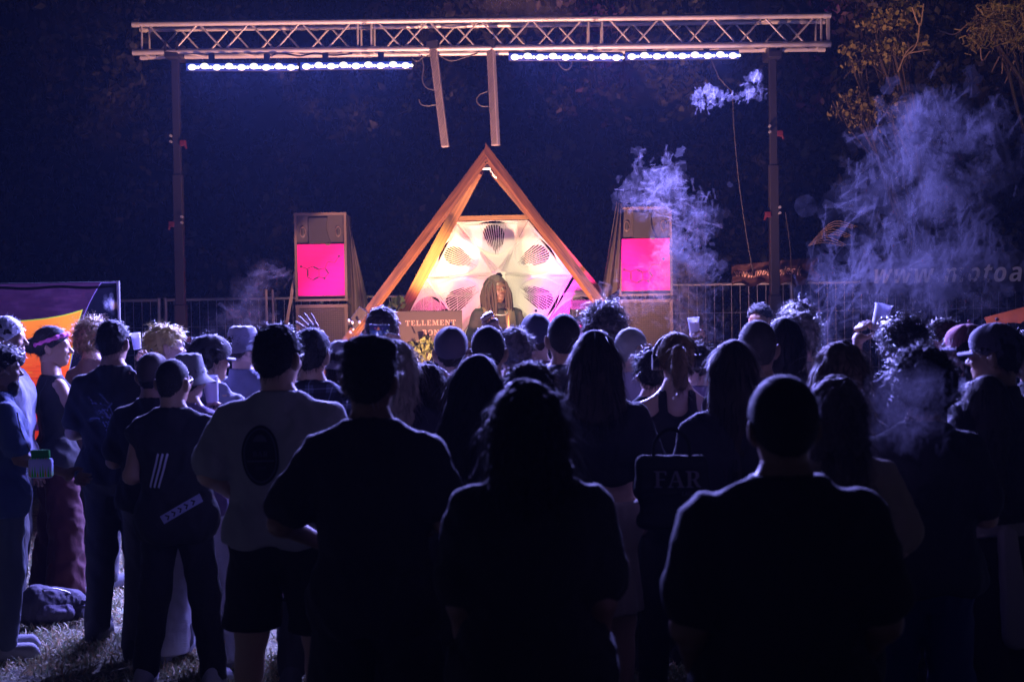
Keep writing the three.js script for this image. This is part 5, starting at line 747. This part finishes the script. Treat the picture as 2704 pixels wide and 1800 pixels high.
person('person with high tousled hair just under the crumpled banner', { x: 2106, y: 792, d: 8.9, yaw: 0, up: 0.05, hair: { style: 'curly', c: BROWNH, vol: -0.01 }, shirt: { c: DARK }, pants: { c: DARK }, arms: ['bent', 'bent'] });
person('person standing at the fence below the crumpled banner, face toward the field', { x: 2004, y: 797, d: 11.4, yaw: 2.6, skin: 'tan', hair: { style: 'short', c: DARKH }, shirt: { c: DARK }, pants: { c: DARK }, arms: ['bent', 'bent'] });
person('nearest man on the right with a black shirt and rounded black hair', { x: 2063, y: 976, d: 3.62, yaw: 0.02, up: 0.03, skin: 'brown', bulk: 1.12, hair: { style: 'buzz', c: [0.01, 0.008, 0.008], vol: 0.014 }, shirt: { c: [0.01, 0.01, 0.012], g: 0.022, hem: 0.76, loose: 0.018, flare: 0.008 }, pants: { c: BLACK }, arms: [[[0.24, 1.12, 0.05], [0.2, 0.95, -0.13]], [[0.235, 1.12, 0.05], [0.2, 0.95, -0.13]]] });
person('woman with a messy bun of fair hair and bare shoulders', { x: 2215, y: 890, d: 5.6, yaw: 0.1, up: 0.04, f: 1, hair: { style: 'wavy', c: [0.14, 0.1, 0.07], len: 0.12, width: 1.2, vol: 0.012 }, shirt: { c: [0.05, 0.05, 0.09], sleeve: 'none' }, pants: { c: DARK }, arms: ['bent', 'bent'] });
person('person in a pale brown draped top behind the nearest man', { x: 2205, y: 985, d: 4.75, yaw: 0.15, f: 1, hair: { style: 'wavy', c: [0.12, 0.09, 0.08], len: 0.2, width: 1.1 }, shirt: { c: [0.32, 0.25, 0.19], g: 0.03, loose: 0.03 }, pants: { c: DARK }, arms: ['bent', 'bent'] });
const cupper = person('curly-haired person lifting a full plastic cup', { x: 2385, y: 826, d: 6.9, yaw: 0.1, up: 0.035, skin: 'tan', hair: { style: 'curly', c: [0.06, 0.05, 0.045], vol: -0.012 }, shirt: { c: [0.06, 0.06, 0.1] }, pants: { c: DARK }, arms: [[[0.2, 1.38, -0.2], [0.14, 1.62, -0.24]], 'bent'], hands: ['grip', 'relaxed'], palm: [[1, 0, -0.4], [-1, 0, 0]] });
person('person with a large round head of hair wrapped in smoke', { x: 2432, y: 906, d: 5.2, yaw: 0.05, up: 0.05, hair: { style: 'curly', c: [0.03, 0.025, 0.025], vol: 0.006 }, shirt: { c: [0.03, 0.03, 0.05], g: 0.03 }, pants: { c: [0.02, 0.04, 0.16] }, arms: ['bent', 'bent'] });
person('bearded man with glasses facing left behind the pale cap', { x: 2480, y: 837, d: 7.4, yaw: 1.1, turn: 0.3, skin: 'fair', hair: { style: 'short', c: BROWNH }, beard: 0.03, glasses: 'light', shirt: { c: DARK }, pants: { c: DARK }, arms: ['bent', 'bent'] });
person('bearded person in a pink-rimmed cap facing left', { x: 2548, y: 846, d: 7.1, yaw: 1.2, turn: 0.2, up: 0.035, f: 0, skin: 'fair', hair: { style: 'long', c: DARKH, len: 0.12 }, hat: { type: 'cap', c: [0.3, 0.1, 0.14], c2: [0.4, 0.36, 0.5] }, beard: 0.04, shirt: { c: [0.1, 0.1, 0.14] }, pants: { c: DARK }, arms: ['bent', 'bent'] });
person('man in a dark cap and printed black shirt near the right edge', { x: 2622, y: 841, d: 5.9, yaw: 0.55, turn: 0.35, up: 0.035, skin: 'tan', hair: { style: 'short', c: DARKH }, hat: { type: 'cap', c: [0.1, 0.09, 0.13], c2: [0.25, 0.24, 0.34] }, beard: 0.0, shirt: { c: BLACK, g: 0.028, print: backPrint('shirt_print', -0.08, 1.05, 0.16, 1.36, (c) => { c.clearRect(0, 0, 256, 256); c.strokeStyle = 'rgba(120,115,110,0.55)'; c.fillStyle = 'rgba(120,115,110,0.6)'; c.lineWidth = 8; c.beginPath(); c.arc(128, 90, 70, 0.4, 5.6); c.stroke(); c.font = 'bold 52px serif'; c.textAlign = 'center'; c.fillText('PORT', 128, 205); c.fillRect(40, 224, 176, 8); }) }, pants: { c: DARK }, arms: ['bent', 'bent'] });
person('woman with long dark hair and a belted dark dress at the right edge', { x: 2598, y: 985, d: 5.8, yaw: 0.12, f: 1, hair: { style: 'long', c: [0.05, 0.04, 0.035], len: 0.3, width: 1.1 }, shirt: { c: [0.02, 0.018, 0.02], sleeve: 'long', loose: 0.012, hem: 0.9 }, pants: { c: [0.024, 0.021, 0.021], type: 'skirt', hem: 0.2, w: 0.24 }, arms: [[[0.24, 1.14, 0.03], [0.22, 0.92, -0.06]], 'bent'], after: (q, a, torso) => { const k = fabric([0.3, 0.26, 0.24]); mesh('waist_tie', new Field(torso(0.045, 0.06), 0.014).each((d, x, y, z) => Math.max(d + 0.01 * N3(x * 20, y * 30, z * 20), y - 1.1, 1.04 - y)).geometry(), k, q); mesh('tie_end', new Field([cone([0.03, 1.06, 0.16], [0.05, 0.62, 0.2], 0.045, 0.07, 0.03)], 0.014, 0.03).each((d, x, y, z) => Math.max(d, Math.abs(z - 0.17 - (1.06 - y) * 0.1) - 0.02)).geometry(), k, q); } });
person('person in profile cut off by the right edge of the picture', { x: 2716, y: 860, d: 7.0, yaw: 1.5, skin: 'fair', hair: { style: 'short', c: DARKH }, shirt: { c: DARK }, pants: { c: DARK }, arms: ['bent', 'bent'] });

// --- the performer
person('performer with long dreadlocks and a tan waistcoat behind the table', { group: 'performer', x: 1312, y: 722, d: 13.15, floor: 0.36, yaw: Math.PI + 0.25, turn: 0.35, nod: 0.12, skin: 'dark', hair: { style: 'dreads', c: [0.05, 0.035, 0.03], n: 70, len: 0.42 }, shirt: { c: [0.02, 0.02, 0.024], sleeve: 'tee' }, pants: { c: DARK }, arms: ['bent', 'bent'],
  after: (q, a, torso) => { mesh('waistcoat', new Field(torso(0.03, 0.06), 0.013).each((d, x, y, z) => Math.max(d, (z < 0.02 ? 0.05 + Math.max(0, 1.35 - y) * 0.02 : -1) - Math.abs(x), Math.abs(x) - 0.145, y - 1.47, 0.98 - y)).geometry(), fabric([0.15, 0.1, 0.07]), q); mesh('necklace', new THREE.TorusGeometry(0.075, 0.006, 6, 20).rotateX(1.2).translate(0, 1.42, -0.06), M.galv, q); } });

// ---------------------------------------------------------------- things held or lying about
const cupMat = phys(rgb(0.75, 0.75, 0.85), 0.45, { transmission: 0.5, side: THREE.DoubleSide }), beer = phys(rgb(0.75, 0.5, 0.1), 0.3, { transmission: 0.6 });
function cup(lab, px, py, d, h, rz, ry, fill) {
  const p = at(px, py, d), q = thing('plastic_cup', lab, 'cup', p, 'plastic cups'); q.rotation.set(0.12, ry, rz);
  const r = h * 0.31, pr = [[0, 0], [r * 0.76, 0], [r * 0.78, 0.004], [r, h - 0.004], [r * 1.05, h], [r * 1.02, h + 0.002], [r * 0.97, h - 0.004], [r * 0.74, 0.006]].map(([x, y]) => new THREE.Vector2(x, y));
  mesh('wall', new THREE.LatheGeometry(pr, 28), cupMat, q); if (fill) mesh('drink', new THREE.CylinderGeometry(r * 0.84, r * 0.74, h * fill, 24).translate(0, h * fill / 2 + 0.008, 0), beer, q);
}
cup('large pale cup in front of the wide-trousered person', 560, 1060, 7.78, 0.14, 0.05, 0, 0.7);
cup('white cup held by the man with bleached hair', 362, 921, 8.95, 0.1, 0.08, 0, 0);
cup('tilted cup of yellow drink raised above the curly head', 2318, 873, 7.13, 0.135, -0.22, 0, 0.5);
cup('clear cup with a bright rim held up in the smoke', 1836, 888, 8.42, 0.11, 0.1, 0, 0.75);
{
  const c = at(1001, 873, 6.47), q = thing('mobile_phone', 'mobile phone held sideways filming the stage', 'phone', c); q.rotation.set(-0.1, 0.05, -0.03);
  mesh('case', rbox(0.094, 0.058, 0.008, 0.004), M.black, q);
  const pic = canvas(256, 150, (k) => { k.fillStyle = '#1a1c58'; k.fillRect(0, 0, 256, 150); k.fillStyle = '#3a48b0'; for (let i = 0; i < 26; i++) { k.beginPath(); k.arc(rr(0, 256), rr(90, 150), rr(8, 18), 0, 7); k.fill(); } k.fillStyle = '#c86a48'; k.beginPath(); k.moveTo(118, 20); k.lineTo(96, 66); k.lineTo(138, 66); k.fill(); k.fillStyle = '#b83a98'; k.fillRect(64, 34, 12, 15); k.fillStyle = '#7a48b8'; k.fillRect(168, 36, 10, 12); k.fillStyle = '#10102c'; for (let i = 0; i < 9; i++) { k.beginPath(); k.arc(14 + i * 28, rr(112, 150), rr(9, 16), 0, 7); k.fill(); } k.fillStyle = '#f0f0ff'; k.beginPath(); k.arc(240, 75, 7, 0, 7); k.fill(); });
  mesh('screen', new THREE.PlaneGeometry(0.086, 0.05).translate(0, 0, 0.0055), std('#000000', 0.3, { emissive: rgb(0.75, 0.75, 0.75), emissiveMap: pic }), q);
}
{
  // tote bag with lettering
  const p = at(1775, 1290, 5.45), q = thing('tote_bag', 'black tote bag with pale chunky letters hanging at the beige skirt', 'bag', p); q.rotation.y = -0.1;
  const g = new Field([cone([-0.1, -0.12, 0], [0.1, -0.12, 0], 0.04, 0.04, 0.05), cone([-0.11, 0.1, 0], [0.11, 0.1, 0], 0.03, 0.03, 0.05), cone([-0.1, 0, 0], [0.1, 0, 0], 0.05, 0.05, 0.08)], 0.011, 0.03).each((d, x, y, z) => d + 0.004 * N3(x * 20, y * 20, z * 20)).geometry(); mesh('pouch', g, fabric([0.016, 0.016, 0.022]), q);
  mesh('lettering', new THREE.PlaneGeometry(0.19, 0.12).translate(0.02, 0.03, 0.062), std('#ffffff', 0.9, { transparent: true, map: canvas(256, 160, (c) => { c.clearRect(0, 0, 256, 160); c.fillStyle = '#6a6472'; c.font = 'bold 118px serif'; c.fillText('FAR', 4, 104, 250); c.font = '30px sans-serif'; c.fillText('LAU', 150, 146); }) }), q);
  mesh('handle', [wire([V(-0.07, 0.1, 0), V(-0.06, 0.19, 0.0), V(0.0, 0.23, 0), V(0.06, 0.19, 0), V(0.07, 0.1, 0)], 0.008)], fabric([0.016, 0.016, 0.022]), q);
  // bags on the grass
  const bg = at(140, 1590, 8.6), b = thing('backpack', 'dark backpack lying on the grass beside a shoe', 'bag', V(bg.x, 0, bg.z));
  b.rotation.set(0, 0.5, 0); const bf = fabric([0.03, 0.025, 0.04]), bf2 = fabric([0.055, 0.045, 0.07]);
  const wr = (d, x, y, z) => Math.max(d + 0.013 * N3(x * 14, y * 14, z * 14) + 0.006 * (Math.abs(N3(x * 30, y * 22, z * 30)) * 2 - 0.5), -y);
  const bag = mesh('pouch', new Field([cone([-0.12, 0.09, 0], [0.13, 0.08, 0], 0.1, 0.085, 0.06), cone([-0.1, 0.16, 0.01], [0.09, 0.13, 0], 0.085, 0.06, 0.06)], 0.011, 0.04).each(wr).geometry(), bf, b);
  mesh('front_pocket', new Field([cone([-0.07, 0.08, 0.075], [0.06, 0.07, 0.075], 0.058, 0.052, 0.03)], 0.01, 0.03).each(wr).geometry(), bf2, bag);
  mesh('zip', wire([V(-0.12, 0.2, 0.05), V(-0.05, 0.225, 0.07), V(0.05, 0.2, 0.06), V(0.13, 0.15, 0.04)], 0.004), M.galv, bag);
  mesh('handle', wire([V(-0.16, 0.17, 0.02), V(-0.21, 0.22, 0.02), V(-0.2, 0.13, 0.03)], 0.008), bf2, b);
  for (const e of [0, 1]) mesh('strap', wire([V(0.12, 0.14 - e * 0.05, 0.05), V(0.24, 0.09, 0.09 + e * 0.07), V(0.3, 0.014, 0.12 + e * 0.1), V(0.17, 0.012, 0.17 + e * 0.08)], 0.011), bf2, b);
  const fb = at(107, 1235, 7.6), f = thing('printed_pouch', 'small white pouch with glowing green print beside the outstretched hand', 'bag', fb);
  mesh('pouch', rbox(0.13, 0.11, 0.05, 0.02), phys(rgb(1, 1, 1), 0.8, { map: canvas(128, 128, (c) => { c.fillStyle = '#c8ccff'; c.fillRect(0, 0, 128, 128); for (let i = 0; i < 9; i++) { c.fillStyle = i % 3 ? '#18e838' : '#f0b030'; c.beginPath(); c.moveTo(i * 15 + 2, 126); c.lineTo(i * 15 + 8, rr(30, 80)); c.lineTo(i * 15 + 14, 126); c.fill(); } }) }), f);
  mesh('flap', rbox(0.1, 0.045, 0.03, 0.01, 0.0, 0.075, 0), fabric([0.02, 0.3, 0.04]), f);
  mesh('cord', wire([V(-0.05, 0.08, 0), V(-0.1, 0.2, 0), V(-0.12, 0.3, 0)], 0.004), M.cable, f);
}

// ---------------------------------------------------------------- drifting smoke: fine flecks that scatter the stage light
{
  const fleck = new THREE.CircleGeometry(0.5, 14);
  { const p = fleck.attributes.position; for (let i = 1; i < p.count; i++) p.setZ(i, 0.12 * Math.sin(i * 2.4)); fleck.computeVertexNormals(); }
  const mat = phys(rgb(0.2, 0.19, 0.23), 1, { transmission: 0.5, side: THREE.DoubleSide, specularIntensity: 0, transparent: true, opacity: 0.02 });
  const smoke = (lab, n, size, blobs, warp, seedv) => {
    const im = new THREE.InstancedMesh(fleck, mat, n), m = new THREE.Matrix4(), tot = blobs.reduce((a, b) => a + b[5], 0), qn = new THREE.Quaternion(), e = new THREE.Euler();
    for (let i = 0; i < n;) {
      let k = rnd() * tot, b = blobs[0]; for (const c of blobs) { k -= c[5]; if (k <= 0) { b = c; break; } }
      let far = 0; const gs = () => { let g; do g = gauss(); while (Math.abs(g) > 2.5); far = Math.max(far, Math.abs(g)); return g; }, c = at(b[0], b[1], b[2]), rx = b[3] * b[2] / F, ry = b[4] * b[2] / F, p = V(c.x + gs() * rx * 0.58, c.y + gs() * ry * 0.58, c.z + gs() * Math.min(rx, 0.5) * 0.5);
      const f = warp.f; if (N3(p.x * f + seedv, p.y * f, p.z * f) + 0.4 * N3(p.x * f * 2.2, p.y * f * 2.2 + seedv, p.z * f * 2.2) < rr(-0.75, 0.75)) continue;
      const a = warp.a; p.x += a * N3(p.x * 3, p.y * 3, p.z * 3 + seedv); p.y += a * N3(p.x * 3 + 9, p.y * 3, p.z * 3 + seedv);
      const s = size * 0.45 * Math.pow(3.6, rnd()) * clamp(1.5 - 0.36 * far, 0.5, 1.2); m.compose(p, qn.setFromEuler(e.set(rr(0, 6.3), rr(0, 6.3), rr(0, 6.3))), V(s, s, s)); im.setMatrixAt(i++, m);
    }
    im.name = numbered('smoke'); im.userData = { label: lab, category: 'smoke', kind: 'stuff', group: 'drifting smoke' }; scene.add(im);
  };
  smoke('tall plume of blue smoke rising beside the pink loudspeaker', 1150, 0.115, [[1835, 830, 11.0, 60, 80, 2], [1805, 720, 11.1, 70, 90, 2], [1760, 700, 11.1, 50, 70, 1.2], [1790, 620, 11.4, 70, 80, 1.6], [1770, 530, 11.5, 80, 60, 1.0], [1725, 490, 11.5, 65, 50, 0.7], [1750, 450, 11.5, 45, 45, 0.35], [1690, 780, 11.3, 120, 60, 0.8], [1850, 560, 11.6, 70, 60, 0.5], [1650, 510, 11.6, 45, 30, 0.3]], { f: 3.2, a: 0.12 }, 2);
  smoke('small curl of violet smoke below the rightmost light bar', 150, 0.062, [[1862, 255, 11.8, 28, 30, 1.2], [1900, 245, 11.8, 40, 20, 0.8], [1950, 242, 11.8, 40, 16, 0.6], [1985, 220, 11.8, 22, 28, 0.6], [2000, 195, 11.8, 14, 20, 0.2]], { f: 7, a: 0.07 }, 11);
  smoke('wide veil of blue smoke drifting in front of the dark trees', 1050, 0.22, [[2480, 330, 10.5, 130, 90, 1], [2560, 420, 10.5, 130, 110, 1], [2420, 480, 10.5, 150, 120, 1.1], [2350, 620, 10.5, 150, 130, 1.1], [2500, 640, 10.5, 170, 130, 1], [2320, 760, 10.5, 170, 90, 1], [2560, 760, 10.5, 150, 80, 0.8], [2180, 860, 10.5, 120, 60, 0.4]], { f: 1.7, a: 0.2 }, 23);
  smoke('thin smoke floating in front of the large round head of hair', 360, 0.07, [[2440, 1030, 4.7, 90, 50, 1], [2350, 1090, 4.7, 110, 70, 1], [2420, 1120, 4.7, 80, 60, 0.7], [2260, 1150, 4.7, 90, 60, 0.5]], { f: 6, a: 0.06 }, 31);
  smoke('faint patch of smoke at the fence beside the thin poles', 170, 0.17, [[690, 760, 12.0, 60, 40, 1], [640, 850, 12.0, 80, 60, 1]], { f: 2.6, a: 0.15 }, 41);
  smoke('faint smoke drifting above the middle of the truss', 170, 0.17, [[1330, 12, 12.0, 90, 22, 1], [1450, 20, 12.0, 80, 20, 0.6]], { f: 2.6, a: 0.15 }, 47);
}
renderer.render(scene, camera);
